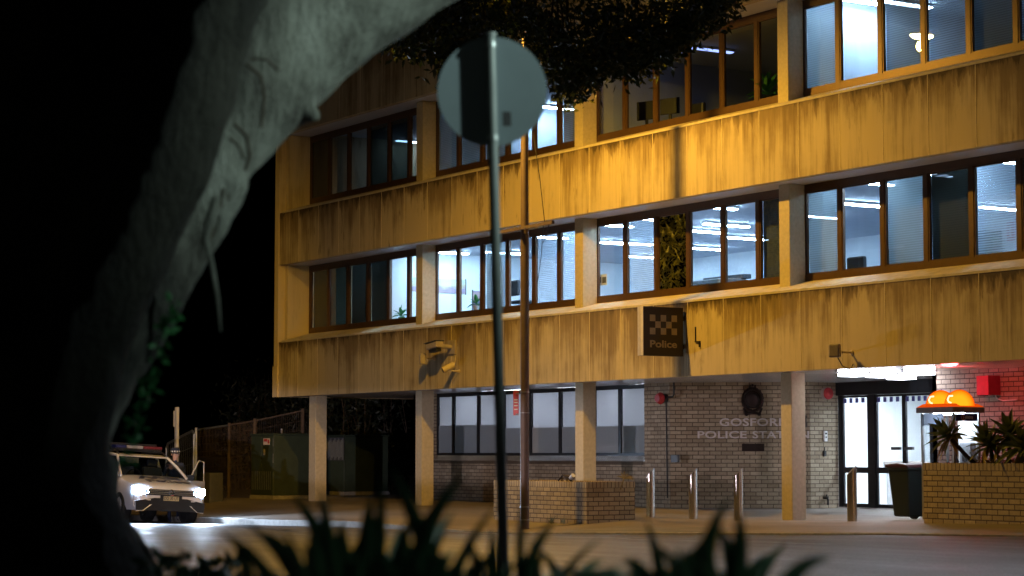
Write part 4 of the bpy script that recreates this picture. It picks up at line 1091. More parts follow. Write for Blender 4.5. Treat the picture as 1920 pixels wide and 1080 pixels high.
# nose
cpart('grille', MB().prism([(-.62, .66), (.62, .66), (.66, .80), (-.66, .80)], -.048, -.004, M=Matrix.Rotation(R(90), 4, 'Z')), M['carblack'])
mb = MB()
for z, hw in ((.695, .60), (.735, .61), (.775, .62)): mb.box(.049, .058, -hw, hw, z - .008, z + .008)
cpart('grille_bar', mb, M['chrome'])
mb = MB(); mb.tube([(.062, .07 * math.cos(a_), .735 + .07 * math.sin(a_)) for a_ in np.linspace(0, 2 * math.pi, 21)], .008, 6)
mb.tube([(.062, -.035, .79), (.062, 0, .742), (.062, .035, .79)], .006, 5); mb.tube([(.062, -.06, .765), (.062, -.028, .68), (.062, 0, .728), (.062, .028, .68), (.062, .06, .765)], .006, 5)
cpart('emblem', mb, M['chrome'], smooth=True)
for s in (-1, 1):
    mb = MB(); mb.face([(.053, s * .56, .69), (.0, s * .80, .66), (-.10, s * .905, .72), (-.14, s * .91, .85), (-.01, s * .83, .86), (.053, s * .58, .81)])
    hl = cpart('headlight', mb, M['headlamp'])
    mb = MB(); mb.tube([(.056, s * .50, .55), (.02, s * .74, .545), (-.06, s * .87, .50), (-.05, s * .88, .40), (.02, s * .80, .345)], .013, 6)
    mb.face([(.060, s * .46, .45), (.02, s * .84, .35), (.02, s * .84, .27), (.058, s * .66, .30)]); cpart('bumper_trim', mb, M['paintwhite'])
    o = bpy.data.lights.new('headlight_beam', 'SPOT'); o.energy = 900; o.color = (.62, .78, 1.0); o.spot_size = R(95); o.spot_blend = .8; o.shadow_soft_size = .07
    q = bpy.data.objects.new('headlight_beam', o); COL.objects.link(q); q.location = CARM @ Vector((.14, s * .74, .75)); q.rotation_euler = (Vector((1, 0, -.10))).to_track_quat('-Z', 'Y').to_euler()
    q.parent = CAR; q.matrix_parent_inverse = WM[CAR.name].inverted()
    # wheels
    for x in (-.90, -3.55):
        ty = MB(); cx, cy = x, s * .83; n = 28
        ring = [(.335, -.11), (.355, -.08), (.355, .08), (.335, .11), (.235, .11), (.225, .0), (.235, -.11)]
        for i in range(n + 0):
            an = 2 * math.pi * i / n
            ty.v += [(cx + r_ * math.cos(an), cy + yy, .355 + r_ * math.sin(an)) for r_, yy in ring]
        m_ = len(ring)
        for i in range(n):
            j = (i + 1) % n
            for k in range(m_): ty.f.append((i * m_ + k, j * m_ + k, j * m_ + (k + 1) % m_, i * m_ + (k + 1) % m_)); ty.uv.append(None); ty.m.append(0)
        wh = cpart('wheel', ty, M['tyre'], smooth=True)
        rim = MB(); rim.cyl((cx, cy + s * .06, .355), (cx, cy + s * .085, .355), .06, n=12)
        for k in range(5):
            an = 2 * math.pi * k / 5
            rim.tube([(cx, cy + s * .075, .355), (cx + .225 * math.cos(an), cy + s * .085, .355 + .225 * math.sin(an))], [.035, .028], 6)
        cpart('rim', rim, M['galv'], parent=wh)
    mb = MB(); mb.box(-1.32, -1.18, s * .96 - .10, s * .96 + .10, 1.05, 1.19); cpart('mirror', mb, M['carblack'] if s > 0 else M['paintwhite'], bevel=.03)
    mb = MB()                                     # checker band along the side
    for i in range(14):
        for j in range(2):
            if (i + j) % 2 == 0: mb.box(-1.2 - i * .17, -1.2 - (i + 1) * .17, s * .9275 - .002, s * .9275 + .002, .80 - j * .1, .90 - j * .1)
    cpart('checker_band', mb, M['navyblue'])
mb = MB(); mb.prism([(-.84, .30), (.84, .30), (.86, .52), (.60, .56), (.40, .60), (-.40, .60), (-.60, .56), (-.86, .52)], -.052, .0, M=Matrix.Rotation(R(90), 4, 'Z'))
cpart('lower_bumper', mb, M['carblack'], bevel=.01)
mb = MB(); mb.box(.01, .03, -.80, .80, .325, .345); cpart('splitter', mb, M['darkgrey'])
cpart('number_plate_holder', MB().box(.053, .062, -.27, .27, .53, .665), M['carblack'])
pl = cpart('number_plate', MB().box(.063, .069, -.19, .19, .545, .65), mat('plate_cream', (.55, .48, .30), .5))
mx = frame_mat((.0705, 0, .597), (0, 1, 0), (0, 0, 1))
cpart('plate_lettering', text_into(MB(), 'DD 30 UT', .105, .002, mx, .001, .80), M['navy'], parent=pl)
def hood(x, y): 
    zz = interp(-x, [.02, .10, .28, .7, 1.1, 1.3], [.885, .935, .99, 1.06, 1.115, 1.135])
    return zz - (.006 * min(1, abs(y) / .41) if abs(y) < .41 else .006 + .024 * (abs(y) - .41) / .31) + .005
def hood_text(txt, xc, yc, size, xs, rot=0, bold=.02, stretch=1.0):
    vs, fs = text_mb(txt, size, 0.0, bold, xs); mb = MB()
    c_, s_ = math.cos(rot), math.sin(rot)
    for v in vs:
        a_, b_ = v.x * c_ - v.y * s_, (v.x * s_ + v.y * c_) * stretch
        x, y = xc - b_, yc + a_; mb.v.append((x, y, hood(x, y) + v.z))
    for f in fs: mb.f.append(f); mb.uv.append(None); mb.m.append(0)
    return mb
cpart('bonnet_lettering', hood_text('Police', -.34, 0.04, .30, 1.45, 0, .014, 1.25), M['navy'])
cpart('bonnet_callsign', hood_text('BW', -.84, 0.0, .42, 1.6, math.pi, .022, 1.35), M['navy'])
# light bar and roof rack
mb = MB()
for s in (-1, 1): mb.tube([(-2.0, s * .60, 1.63), (-2.2, s * .60, 1.70), (-3.6, s * .60, 1.70), (-3.8, s * .60, 1.64)], .02, 6)
cpart('roof_rail', mb, M['carblack'])
lb = cpart('light_bar', MB().box(-2.55, -2.25, -.60, .60, 1.74, 1.77).box(-2.5, -2.3, -.62, .62, 1.70, 1.739), M['carblack'], bevel=.008)
bar = lambda y0, y1: MB().box(-2.56, -2.24, y0, y1, 1.771, 1.84)
cpart('red_lens', bar(.12, .60), mat('red_lens', (.10, .008, .012), .3), parent=lb, bevel=.012); cpart('blue_lens', bar(-.60, -.32), mat('blue_lens', (.008, .012, .08), .3), parent=lb, bevel=.012)
cpart('clear_lens', bar(-.31, .11), mat('clear_lens', (.22, .22, .25), .3), parent=lb, bevel=.012)
mb = MB().box(-3.6, -2.6, -.58, .58, 1.84, 1.86)
for i in range(6): mb.box(-2.62 - i * .19, -2.58 - i * .19, -.58, .58, 1.86, 1.90)
cpart('roof_rack', mb, M['carblack'])
# open passenger door on the kerb side
DM = Matrix.Translation((-1.25, .93, 0)) @ Matrix.Rotation(R(-118), 4, 'Z')
def dpart(name, mb, m, parent=None, **k):
    mb.v = [tuple(DM @ Vector(q)) for q in mb.v]; return cpart(name, mb, m, parent, **k)
# door lies along local -y' when closed; here it is swung out
DM = Matrix.Translation((-1.22, .93, 0)) @ Matrix.Rotation(R(180 - 40), 4, 'Z')
dr = dpart('open_door', MB().prism([(0, .38), (1.15, .38), (1.2, .8), (1.16, 1.06), (0, 1.06)], -.04, .04), M['paintwhite'], bevel=.015)
dpart('door_window', MB().face([(.12, 0, 1.06), (1.14, 0, 1.06), (1.08, 0, 1.52), (.72, 0, 1.54)]), M['carglass'], dr)
dpart('door_frame', MB().tube([(.02, 0, 1.06), (.70, 0, 1.555), (1.1, 0, 1.535), (1.18, 0, 1.06)], .015, 6), M['paintwhite'], dr, smooth=True)

# ------------------------------------------------------------------ people: one skinned body
def skin_person(name, joints, edges, label, skin_test, mats, loc, root=0):
    me = bpy.data.meshes.new(name); keys = list(joints)
    me.from_pydata([joints[k][0] for k in keys], [(keys.index(a), keys.index(b)) for a, b in edges], [])
    o = bpy.data.objects.new(name, me); COL.objects.link(o)
    sm = o.modifiers.new('skin', 'SKIN'); sm.use_smooth_shade = True
    for i, k in enumerate(keys):
        r_ = joints[k][1]; sv = me.skin_vertices[0].data[i]
        sv.radius = r_ if isinstance(r_, tuple) else (r_, r_); sv.use_root = (i == 0)
    o.modifiers.new('sub', 'SUBSURF').levels = 2
    dg = bpy.context.evaluated_depsgraph_get(); dg.update()
    nm = bpy.data.meshes.new_from_object(o.evaluated_get(dg))
    bpy.data.objects.remove(o); bpy.data.meshes.remove(me)
    nm.materials.clear()
    for m in mats: nm.materials.append(m)
    for p_ in nm.polygons: p_.material_index = skin_test(p_.center); p_.use_smooth = True
    o = bpy.data.objects.new(name, nm); COL.objects.link(o)
    o['label'] = label; o['category'] = 'person'
    return o
oX, oY = -18.25, -4.06
oZ = roadz(oX, oY)
pm = Matrix.Translation((oX, oY, oZ)) @ Matrix.Rotation(R(-8), 4, 'Z')
J = {'pelvis': ((0, 0, .95), (.13, .16)), 'waist': ((.01, 0, 1.10), (.12, .155)), 'chest': ((.03, 0, 1.30), (.13, .18)), 'neckb': ((.05, 0, 1.45), .075), 'neck': ((.075, 0, 1.51), .055),
     'jaw': ((.105, 0, 1.565), (.075, .062)), 'head': ((.10, 0, 1.645), (.098, .076)), 'crown': ((.09, 0, 1.725), (.08, .066))}
ED = [('pelvis', 'waist'), ('waist', 'chest'), ('chest', 'neckb'), ('neckb', 'neck'), ('neck', 'jaw'), ('jaw', 'head'), ('head', 'crown')]
for s, n_ in ((1, 'l'), (-1, 'r')):
    hx, hz = (.30, 1.02) if s > 0 else (.26, 1.0)
    J.update({n_ + 'sh': ((.03, s * .19, 1.40), .062), n_ + 'el': ((.0, s * .25, 1.13), .047), n_ + 'wr': ((hx - .06, s * .22, hz + .02), .032), n_ + 'palm': ((hx, s * .21, hz), (.034, .022)),
              n_ + 'hip': ((0, s * .10, .88), .10), n_ + 'kn': ((.03, s * .11, .50), .062), n_ + 'an': ((-.01, s * .11, .09), .045), n_ + 'toe': ((.15, s * .12, .035), (.042, .035))})
    ED += [('chest', n_ + 'sh'), (n_ + 'sh', n_ + 'el'), (n_ + 'el', n_ + 'wr'), (n_ + 'wr', n_ + 'palm'), ('pelvis', n_ + 'hip'), (n_ + 'hip', n_ + 'kn'), (n_ + 'kn', n_ + 'an'), (n_ + 'an', n_ + 'toe')]
    for f, (dy, ln) in enumerate(((-.03, .075), (-.01, .085), (.01, .08), (.028, .062))):
        J[n_ + 'f%da' % f] = ((hx + .05, s * (.21 + dy), hz - .005), .009); J[n_ + 'f%db' % f] = ((hx + .05 + ln * .5, s * (.21 + dy), hz - .02), .008); J[n_ + 'f%dc' % f] = ((hx + .05 + ln * .8, s * (.21 + dy), hz - .05), .007)
        ED += [(n_ + 'palm', n_ + 'f%da' % f), (n_ + 'f%da' % f, n_ + 'f%db' % f), (n_ + 'f%db' % f, n_ + 'f%dc' % f)]
    J[n_ + 'ta'] = ((hx + .01, s * .165, hz + .005), .010); J[n_ + 'tb'] = ((hx + .05, s * .15, hz - .005), .008)
    ED += [(n_ + 'palm', n_ + 'ta'), (n_ + 'ta', n_ + 'tb')]
J['nose'] = ((.205, 0, 1.635), .013); ED.append(('head', 'nose'))
J = {k: (tuple(pm @ Vector(v[0])), v[1]) for k, v in J.items()}
pmi = pm.inverted()
def st_(c):
    q = pmi @ c
    return 1 if (q.z > 1.50 or (q.x > .23 and q.z < 1.1)) else 0
PO = skin_person('person', J, ED, 'person in dark uniform and checkered cap standing behind the open door of the police car', st_, [M['uniform'], M['skin']], None)
def ppart(name, mb, m, **k):
    mb.v = [tuple(pm @ Vector(q)) for q in mb.v]; o = link(name, mb.mesh(name, m, **k), PO); return o
WM[PO.name] = Matrix.Identity(4)
ppart('hair', MB().ball((.075, 0, 1.665), .108, .088, .10, 16, 8, .15, .62), M['black'], smooth=True)
cap = ppart('cap', MB().cyl((.085, 0, 1.70), (.085, 0, 1.745), .108, .112).cyl((.085, 0, 1.746), (.075, 0, 1.80), .118, .10), M['uniform'], smooth=True)
mb = MB()
for i in range(24):
    if i % 2 == 0:
        a0, a1 = 2 * math.pi * i / 24, 2 * math.pi * (i + 1) / 24
        mb.face([(.085 + .1125 * math.cos(a0), .1125 * math.sin(a0), 1.705), (.085 + .1125 * math.cos(a1), .1125 * math.sin(a1), 1.705), (.085 + .1145 * math.cos(a1), .1145 * math.sin(a1), 1.74), (.085 + .1145 * math.cos(a0), .1145 * math.sin(a0), 1.74)])
ppart('cap_band', mb, M['white'])
ppart('cap_peak', MB().prism([(.16, 1.705), (.27, 1.685), (.27, 1.69), (.16, 1.712)], -.075, .075), M['black'])
ppart('face', MB().ball((.185, .032, 1.655), .010).ball((.185, -.032, 1.655), .010).box(.188, .196, -.025, .025, 1.585, 1.592).ball((.085, .088, 1.645), .02, .012, .03).ball((.085, -.088, 1.645), .02, .012, .03), M['skin'])

# ------------------------------------------------------------------ left end: cabinets, fences, hedge
def cabinet(x0, x1, y0, y1, zt, lab, panels):
    z = foot((x0 + x1) / 2, y0)
    o = thing('electrical_cabinet', lab, 'cabinet', ((x0 + x1) / 2, (y0 + y1) / 2, z), 0, 'electrical cabinets left of the building')
    part(o, 'body', MB().box(x0, x1, y0, y1, z + .1, zt), M['txgreen'], bevel=.015)
    part(o, 'roof', MB().box(x0 - .03, x1 + .03, y0 - .03, y1 + .03, zt + .001, zt + .05), M['txgreen'], bevel=.02)
    part(o, 'plinth', MB().box(x0 - .02, x1 + .02, y0 - .02, y1 + .02, z - .2, z + .099), M['kerb'])
    return o, z
k1 = P(513, 830, Y=.45).x; k0 = P(471, 830, Y=.45).x
zt = P(513, 816, Y=.45).z
o, z = cabinet(k0, k1, .45, 1.55, zt, 'large green electrical cabinet with a warning notice, left of the building', 1)
part(o, 'door', MB().box(k0 + .04, (k0 + k1) / 2 - .01, .435, .449, z + .15, zt - .05).box((k0 + k1) / 2 + .01, k1 - .04, .435, .449, z + .15, zt - .05), M['txgreen'], bevel=.004)
mb = MB()
for i in range(11): mb.box(lerp(k0, k1, .08 + i * .08), lerp(k0, k1, .10 + i * .08), .43, .434, z + .25, z + .75)
part(o, 'vent', mb, M['galv'])
part(o, 'hinge', MB().box(k1 - .03, k1 + .006, .44, .448, zt - .3, zt - .08).box(k1 - .03, k1 + .006, .44, .448, zt - .75, zt - .5), M['galv'])
a = P(494, 822, Y=.43); b = P(506, 834, Y=.43)
wn_ = part(o, 'warning_notice', MB().box(a.x, b.x, .426, .430, b.z, a.z), mat('notice_paper', (.55, .45, .36), .6))
part(wn_, 'notice_mark', MB().box(lerp(a.x, b.x, .1), lerp(a.x, b.x, .6), .423, .4255, lerp(b.z, a.z, .5), lerp(b.z, a.z, .9)).box(lerp(a.x, b.x, .68), lerp(a.x, b.x, .9), .423, .4255, lerp(b.z, a.z, .2), lerp(b.z, a.z, .8)), M['red'])
a = P(495, 846, Y=.43); part(o, 'lock', MB().box(a.x - .03, a.x + .06, .425, .434, a.z - .1, a.z + .06), M['signlite'])
k2 = P(572, 830, Y=2.6).x; k3 = P(645, 830, Y=2.6).x; zt2 = P(610, 819, Y=2.6).z
o, z2 = cabinet(k2, k3, 2.6, 4.0, zt2, 'second green electrical cabinet with a pale slatted vent, behind the end column', 1)
a = P(613, 822, Y=2.57); b = P(642, 862, Y=2.57); mb = MB(); n = 13
for i in range(n): x = lerp(a.x, b.x, i / (n - 1)); mb.box(x - .03, x + .012, 2.57, 2.585, b.z + .04 * ((i * 7) % 3), a.z - .05 * ((i * 5) % 3))
M['slat'] = mat('vent_slat_grey', (.16, .17, .17), .5)
part(o, 'vent', MB().box(a.x - .05, b.x + .05, 2.588, 2.598, b.z - .02, a.z + .02), M['darkgrey']); part(o, 'vent_slat', mb, M['slat'])
q = P(528, 812, Y=2.2); mb = MB(); mx = frame_mat(q, RT, (0, 0, 1))
text_into(mb, '1', .30, .01, mx, .012); q2 = P(528, 818, Y=2.2)
mb.box(q.x - .012, q.x + .012, 2.21, 2.23, -.05, q2.z)
solo('number_marker', mb, M['white'], 'white figure 1 on a thin stake behind the large green cabinet', 'sign')
# white post and temporary fence
p = P(330, 930, d=58); solo('white_post', MB().box(p.x - .06, p.x + .06, p.y - .04, p.y + .04, foot(p.x, p.y) - .1, P(334, 763, d=58).z).box(p.x - .14, p.x - .07, p.y - .05, p.y - .02, P(334, 800, d=58).z, P(334, 770, d=58).z), M['white'], 'tall white square post beside the police car, in front of the wire fence', 'post', bevel=.01)
def fpt(px, py, d): return P(px, py, d=d)
FNC = thing('temporary_fence', 'low temporary wire fence panel with rounded steel frame behind the police car', 'fence', fpt(340, 930, 61))
a, b = fpt(312, 833, 62.5), fpt(364, 806, 60.5)
lo = lambda q: Vector((q.x, q.y, foot(q.x, q.y)))
part(FNC, 'frame', MB().tube([lo(a), a + Vector((0, 0, -.12)), lerp(a, b, .06), lerp(a, b, .94), b + Vector((0, 0, -.12)), lo(b)], .035, 8), M['galv'], smooth=True)
mb = MB()
for i in range(1, 14):
    t = i / 14; q = lerp(a, b, t); mb.tube([lo(q), q], .006, 4)
for k in (.25, .5, .75): mb.tube([lerp(lo(a), a, k), lerp(lo(b), b, k)], .006, 4)
part(FNC, 'wire', mb, M['galv'])
WF = thing('wire_fence', 'rusty wire fence with steel top rail between the police car and the green cabinet', 'fence', fpt(430, 930, 59))
pts = [fpt(368, 806, 60.5), fpt(430, 797, 59.5), fpt(478, 789, 59), fpt(568, 770, 59)]
for q, m in zip(pts, ('galv', 'rust', 'rust', 'rust')): part(WF, 'post', MB().tube([lo(q), q + Vector((0, 0, .06))], .05, 8), M[m], smooth=True)
for q0, q1, m in ((pts[0], pts[1], 'galv'), (pts[1], pts[2], 'rust'), (pts[2], pts[3], 'rust')): part(WF, 'rail', MB().tube([q0, q1], .025, 6), M[m])
for q0, q1 in zip(pts[:-1], pts[1:]):
    mb = MB()
    for i in range(1, 22): t = i / 22; q = lerp(q0, q1, t); mb.tube([lo(q), q], .005, 3)
    for k in range(1, 9): mb.tube([lerp(lo(q0), q0, k / 9), lerp(lo(q1), q1, k / 9)], .005, 3)
    part(WF, 'wire', mb, M['rust'])
p = P(396, 900, d=57); solo('meter_box', MB().box(p.x - .35, p.x + .35, p.y - .2, p.y + .2, foot(p.x, p.y) - .05, P(396, 886, d=57).z), M['darkgrey'], 'low grey box on the ground beside the right headlight of the car', 'box', bevel=.03)
SF = thing('security_gate', 'dark steel bar gate closing the passage beneath the building', 'gate', (-18.8, 7.2, .05))
mb = MB()
for i in range(27): x = -20.8 + i * .14; mb.box(x - .012, x + .012, 7.2, 7.22, .1, 2.1)
part(SF, 'bars', mb, M['galv']); part(SF, 'rail', MB().box(-20.9, -17.1, 7.19, 7.23, 2.1, 2.15).box(-20.9, -17.1, 7.19, 7.23, .12, .16), M['galv'])

def leaf_cloud(name, centers, size, wid, m, seed, mono=None):
    """many small folded leaves; centers: array of (x,y,z)"""
    r_ = np.random.default_rng(seed); c = np.asarray(centers, float); n = len(c)
    d = r_.normal(size=(n, 3)); d[:, 2] -= .25; d /= np.linalg.norm(d, axis=1)[:, None]
    t = r_.normal(size=(n, 3)); s = np.cross(d, t); s /= np.linalg.norm(s, axis=1)[:, None]; u = np.cross(s, d)
    L = (size * r_.uniform(.65, 1.25, n))[:, None]; w_ = (wid * r_.uniform(.75, 1.2, n))[:, None]
    v = np.stack([c, c + d * L * .45 + s * w_ * .5 + u * w_ * .12, c + d * L, c + d * L * .45 - s * w_ * .5 + u * w_ * .12], 1).reshape(-1, 3)
    f = np.arange(4 * n).reshape(n, 4)
    tri = np.concatenate([f[:, [0, 1, 2]], f[:, [0, 2, 3]]])
    me = bpy.data.meshes.new(name); me.from_pydata(v.tolist(), [], tri.tolist()); me.materials.append(m); me.update()
    return me
# hedge and creeper behind the fences
def clumps(n, box, k, spread, seed):
    r_ = np.random.default_rng(seed); lo_, hi_ = np.array(box[0]), np.array(box[1])
    c = r_.uniform(lo_, hi_, (n, 3)); return (c[:, None, :] + r_.normal(size=(n, k, 3)) * np.array(spread)).reshape(-1, 3)
for nm, lab, box, n, sd in (('hedge', 'tall dark overgrown hedge behind the wire fence', ((-33, 4.0, .3), (-24.5, 6.5, 3.3)), 130, 11),
                            ('hedge', 'dark creeper thicket behind the passage under the building', ((-24, 8.5, .3), (-16.8, 10.5, 3.2)), 110, 12)):
    cs = clumps(n, box, 60, (.35, .35, .4), sd)
    o = thing(nm, lab, 'hedge', ((box[0][0] + box[1][0]) / 2, (box[0][1] + box[1][1]) / 2, .0), 0, 'hedges at the left end')
    link('foliage', leaf_cloud('foliage', cs, .22, .07, M['leafdark'], sd), o)
    mb = MB(); rr = random.Random(sd)
    for i in range(60):
        x, y = rr.uniform(box[0][0], box[1][0]), rr.uniform(box[0][1], box[1][1]); h = rr.uniform(2.0, 4.2)
        mb.tube([(x, y, -.2), (x + rr.uniform(-.3, .3), y, h * .6), (x + rr.uniform(-.6, .6), y, h)], [.02, .015, .004], 4)
    part(o, 'stems', mb, M['stem'])
# the roadside tree that the dark pane mirrors, hidden behind the trunk
cs = clumps(150, ((-20.5, -12.5, 4.2), (-14.5, -7.8, 9.6)), 60, (.42, .42, .42), 21)
c0 = np.array([-17.5, -10.2, 6.9]); k = (((cs - c0) / np.array([3.2, 2.6, 2.9])) ** 2).sum(1) < 1.05; cs = cs[k]
TR = thing('street_tree', 'leafy tree at the far roadside, seen only mirrored in a dark office pane', 'tree', (-17.5, -10.2, -.4))
link('crown', leaf_cloud('crown', cs, .24, .07, leafmat('street_tree_leaf', (.16, .17, .03), (.34, .33, .08), .2, .4), 5), TR)
part(TR, 'trunk', MB().tube([(-17.5, -10.2, -.6), (-17.4, -10.1, 2.8), (-17.6, -10.3, 6.2)], [.2, .15, .07], 10).tube([(-17.4, -10.1, 2.8), (-16.4, -9.6, 5.9)], [.1, .04], 8).tube([(-17.4, -10.1, 2.9), (-18.6, -10.8, 5.7)], [.1, .04], 8), M['bark'], smooth=True)

# ------------------------------------------------------------------ fig tree in the foreground
def path(pts, d): return [P(px, py, d=dd if dd else d) for px, py, dd in pts]
D0 = 10.0
def remesh(tubes, vox, nz, seed, mt):
    me = tubes.mesh('tmp', M['bark'], weld=True); o = bpy.data.objects.new('tmp', me); COL.objects.link(o)
    rm = o.modifiers.new('r', 'REMESH'); rm.mode = 'VOXEL'; rm.voxel_size = vox
    sm = o.modifiers.new('s', 'SMOOTH'); sm.iterations = 6; sm.factor = .5
    tx = bpy.data.textures.new('bark_lumps', 'CLOUDS'); tx.noise_scale = .35; tx.noise_depth = 3
    dp = o.modifiers.new('d', 'DISPLACE'); dp.texture = tx; dp.strength = nz; dp.mid_level = .5
    dg = bpy.context.evaluated_depsgraph_get(); dg.update()
    nm = bpy.data.meshes.new_from_object(o.evaluated_get(dg)); bpy.data.objects.remove(o)
    nm.polygons.foreach_set('use_smooth', [True] * len(nm.polygons)); nm.materials.clear(); nm.materials.append(mt)
    return nm
FIG = thing('fig_tree', 'huge grey fig tree with a leaning fluted trunk and overhanging foliage on the left', 'tree', P(60, 1200, d=10))
def px2m(r, d): return r * d / FPX
mb = MB()
# (px, py, radius px, distance)
main = [(290, -330, 300, 10.0), (205, -60, 300, 10.0), (160, 130, 292, 10.0), (95, 300, 306, 10.0), (10, 480, 308, 10.0), (-65, 640, 306, 10.0), (-110, 800, 318, 10.0), (-110, 930, 322, 9.9), (-90, 1050, 345, 9.8), (-60, 1220, 420, 9.7), (-40, 1400, 520, 9.6)]
for off, rk, dd in ((0, 80, -.25), (70, 95, -.12), (150, 120, .08), (250, 160, .32), (380, 200, .62)):      # rounded ridge, the rest of the bole falls back from it
    mb.tube([P(a + r_ - rk * r_ / 300 - off * r_ / 300, b, d=d + dd) for a, b, r_, d in main], [px2m(rk * r_ / 300, d + dd) for a, b, r_, d in main], 24)
link('trunk', remesh(mb, .035, .07, 1, M['bark_shaded']), FIG)
mb = MB()
limb = [(1075, -330, 150, 11.6), (900, -200, 150, 11.5), (735, -92, 140, 11.3), (570, 40, 132, 11.1), (455, 165, 118, 10.9), (375, 300, 96, 10.8), (300, 440, 88, 10.7), (240, 580, 76, 10.6), (183, 700, 72, 10.5), (138, 800, 72, 10.4), (110, 920, 84, 10.3), (100, 1020, 118, 10.2), (110, 1180, 200, 10.1)]
mb.tube([P(a, b, d=d) for a, b, r_, d in limb], [px2m(r_, d) for a, b, r_, d in limb], 22)
for pts in (((560, 205, 22, 11.0), (582, 214, 16, 10.9), (592, 213, 13, 10.85)), ((430, 330, 40, 10.7), (405, 430, 20, 10.7), (330, 560, 22, 10.6), (258, 700, 20, 10.5)), ((200, 860, 26, 10.3), (198, 960, 30, 10.2), (250, 1050, 36, 10.1), (290, 1130, 40, 10.0))):
    mb.tube([P(a, b, d=d) for a, b, r_, d in pts], [px2m(r_, d) for a, b, r_, d in pts], 12)
link('limb', remesh(mb, .03, .07, 1, M['bark']), FIG)
for pts, r_ in (([(470, 110), (500, 112), (522, 132)], 2.4), ([(462, 120), (488, 142), (496, 180), (490, 240)], 3.2), ([(438, 232), (462, 255), (468, 290), (460, 320)], 3.4), ([(430, 258), (448, 275), (458, 300)], 2.6)):
    q = [P(a, b, d=10.45) for a, b in pts]; part(FIG, 'vine_stem', MB().tube(q, px2m(r_, 10.5), 6), M['stem'], smooth=True)
q = [(404, 372), (392, 420), (386, 450), (396, 490), (408, 560), (414, 622)]
part(FIG, 'aerial_root', MB().tube([P(a, b, d=10.4) for a, b in q], [px2m(r_, 10.4) for r_ in (9, 10, 7, 5, 5, 2)], 8), M['bark'], smooth=True)
rr = random.Random(9); mb = MB()
for i in range(26):
    t = rr.random(); b = P(lerp(425, 385, t) + rr.uniform(-10, 10), lerp(340, 460, t), d=10.45)
    lance(mb, b, (rr.uniform(-1, 1), rr.uniform(-1, 0), rr.uniform(-1, .4)), (0, 0, 1), rr.uniform(.04, .10), .012, .6, .1, 4)
part(FIG, 'root_tuft', mb, M['stem'])
cs = []
for i in range(170):
    t = rr.random(); px = lerp(330, 232, t) + rr.uniform(-14, 12); py = lerp(560, 880, t)
    if rr.random() < .35: px, py = rr.uniform(178, 200), rr.uniform(660, 730)
    cs.append(P(px, py, d=10.15))
link('ivy', leaf_cloud('ivy', np.array(cs), .055, .035, M['indoor'], 4), FIG)
# overhanging foliage
bx_ = [690, 745, 780, 812, 835, 870, 930, 985, 1012, 1035, 1075, 1110, 1135, 1180, 1225, 1255, 1290, 1330, 1362, 1385]
by_ = [60, 92, 100, 78, 150, 100, 70, 70, 90, 160, 182, 150, 118, 142, 122, 105, 66, 48, 12, -50]
cs = []; r_ = np.random.default_rng(3)
while len(cs) < 600:
    px = r_.uniform(700, 1380); lim = np.interp(px, bx_, by_); py = lim - 16 - abs(r_.normal()) * 75
    if r_.random() < .45: py = lim - r_.uniform(8, 40)
    if 900 < px < 1010 and r_.random() < .45: continue
    if py < -110: continue
    d = r_.uniform(26.5, 30.5); c = np.array(P(px, py, d=d))
    cs.append(c + r_.normal(size=(26, 3)) * np.array([.13, .13, .11]))
for k_ in range(150):                                    # outer canopy beyond the picture, it shades what is seen
    c = np.array(P(r_.uniform(600, 1450), r_.uniform(-520, -100), d=r_.uniform(25.5, 31.5))); cs.append(c + r_.normal(size=(26, 3)) * .22)
cs2 = []
for k_ in range(230):                                    # hanging sprays along the lower edge
    px = r_.uniform(735, 1372); lim = float(np.interp(px, bx_, by_)); d = r_.uniform(27, 34) if not 1110 < px < 1290 else r_.uniform(30, 35.5)
    q0 = np.array(P(px + r_.uniform(-20, 20), lim - r_.uniform(40, 120), d=d)); q1 = np.array(P(px, lim + r_.uniform(-30, 26), d=d + r_.uniform(-.3, .3)))
    tt_ = r_.uniform(0, 1, 22)[:, None]; cs2.append(q0 * (1 - tt_) + q1 * tt_ + r_.normal(size=(22, 3)) * .04)
link('foliage', leaf_cloud('foliage', np.concatenate(cs), .125, .05, M['leaf'], 8), FIG)
link('leaf_sprays', leaf_cloud('leaf_sprays', np.concatenate(cs2), .12, .048, leafmat('fig_leaf_lit', (.06, .09, .014), (.30, .29, .04), .5, .4), 18), FIG)  # lamp light on the tips put into a paler leaf colour
mb = MB(); rr = random.Random(4)
for i in range(34):
    x0_ = rr.uniform(720, 1380); e = np.interp(x0_, bx_, by_); d = rr.uniform(27, 30)
    mb.tube([P(x0_ + rr.uniform(-60, 20), e - rr.uniform(150, 260), d=d), P(x0_ - 5, e - 60, d=d), P(x0_ + rr.uniform(-5, 14), e - 12, d=d)], [.022, .012, .004], 5)
mb.tube([P(1000, -280, d=11.7), P(1040, -330, d=18), P(1020, -300, d=25), P(1060, -190, d=28.5)], [.3, .22, .14, .06], 10)
part(FIG, 'branch', mb, M['stem'], smooth=True)

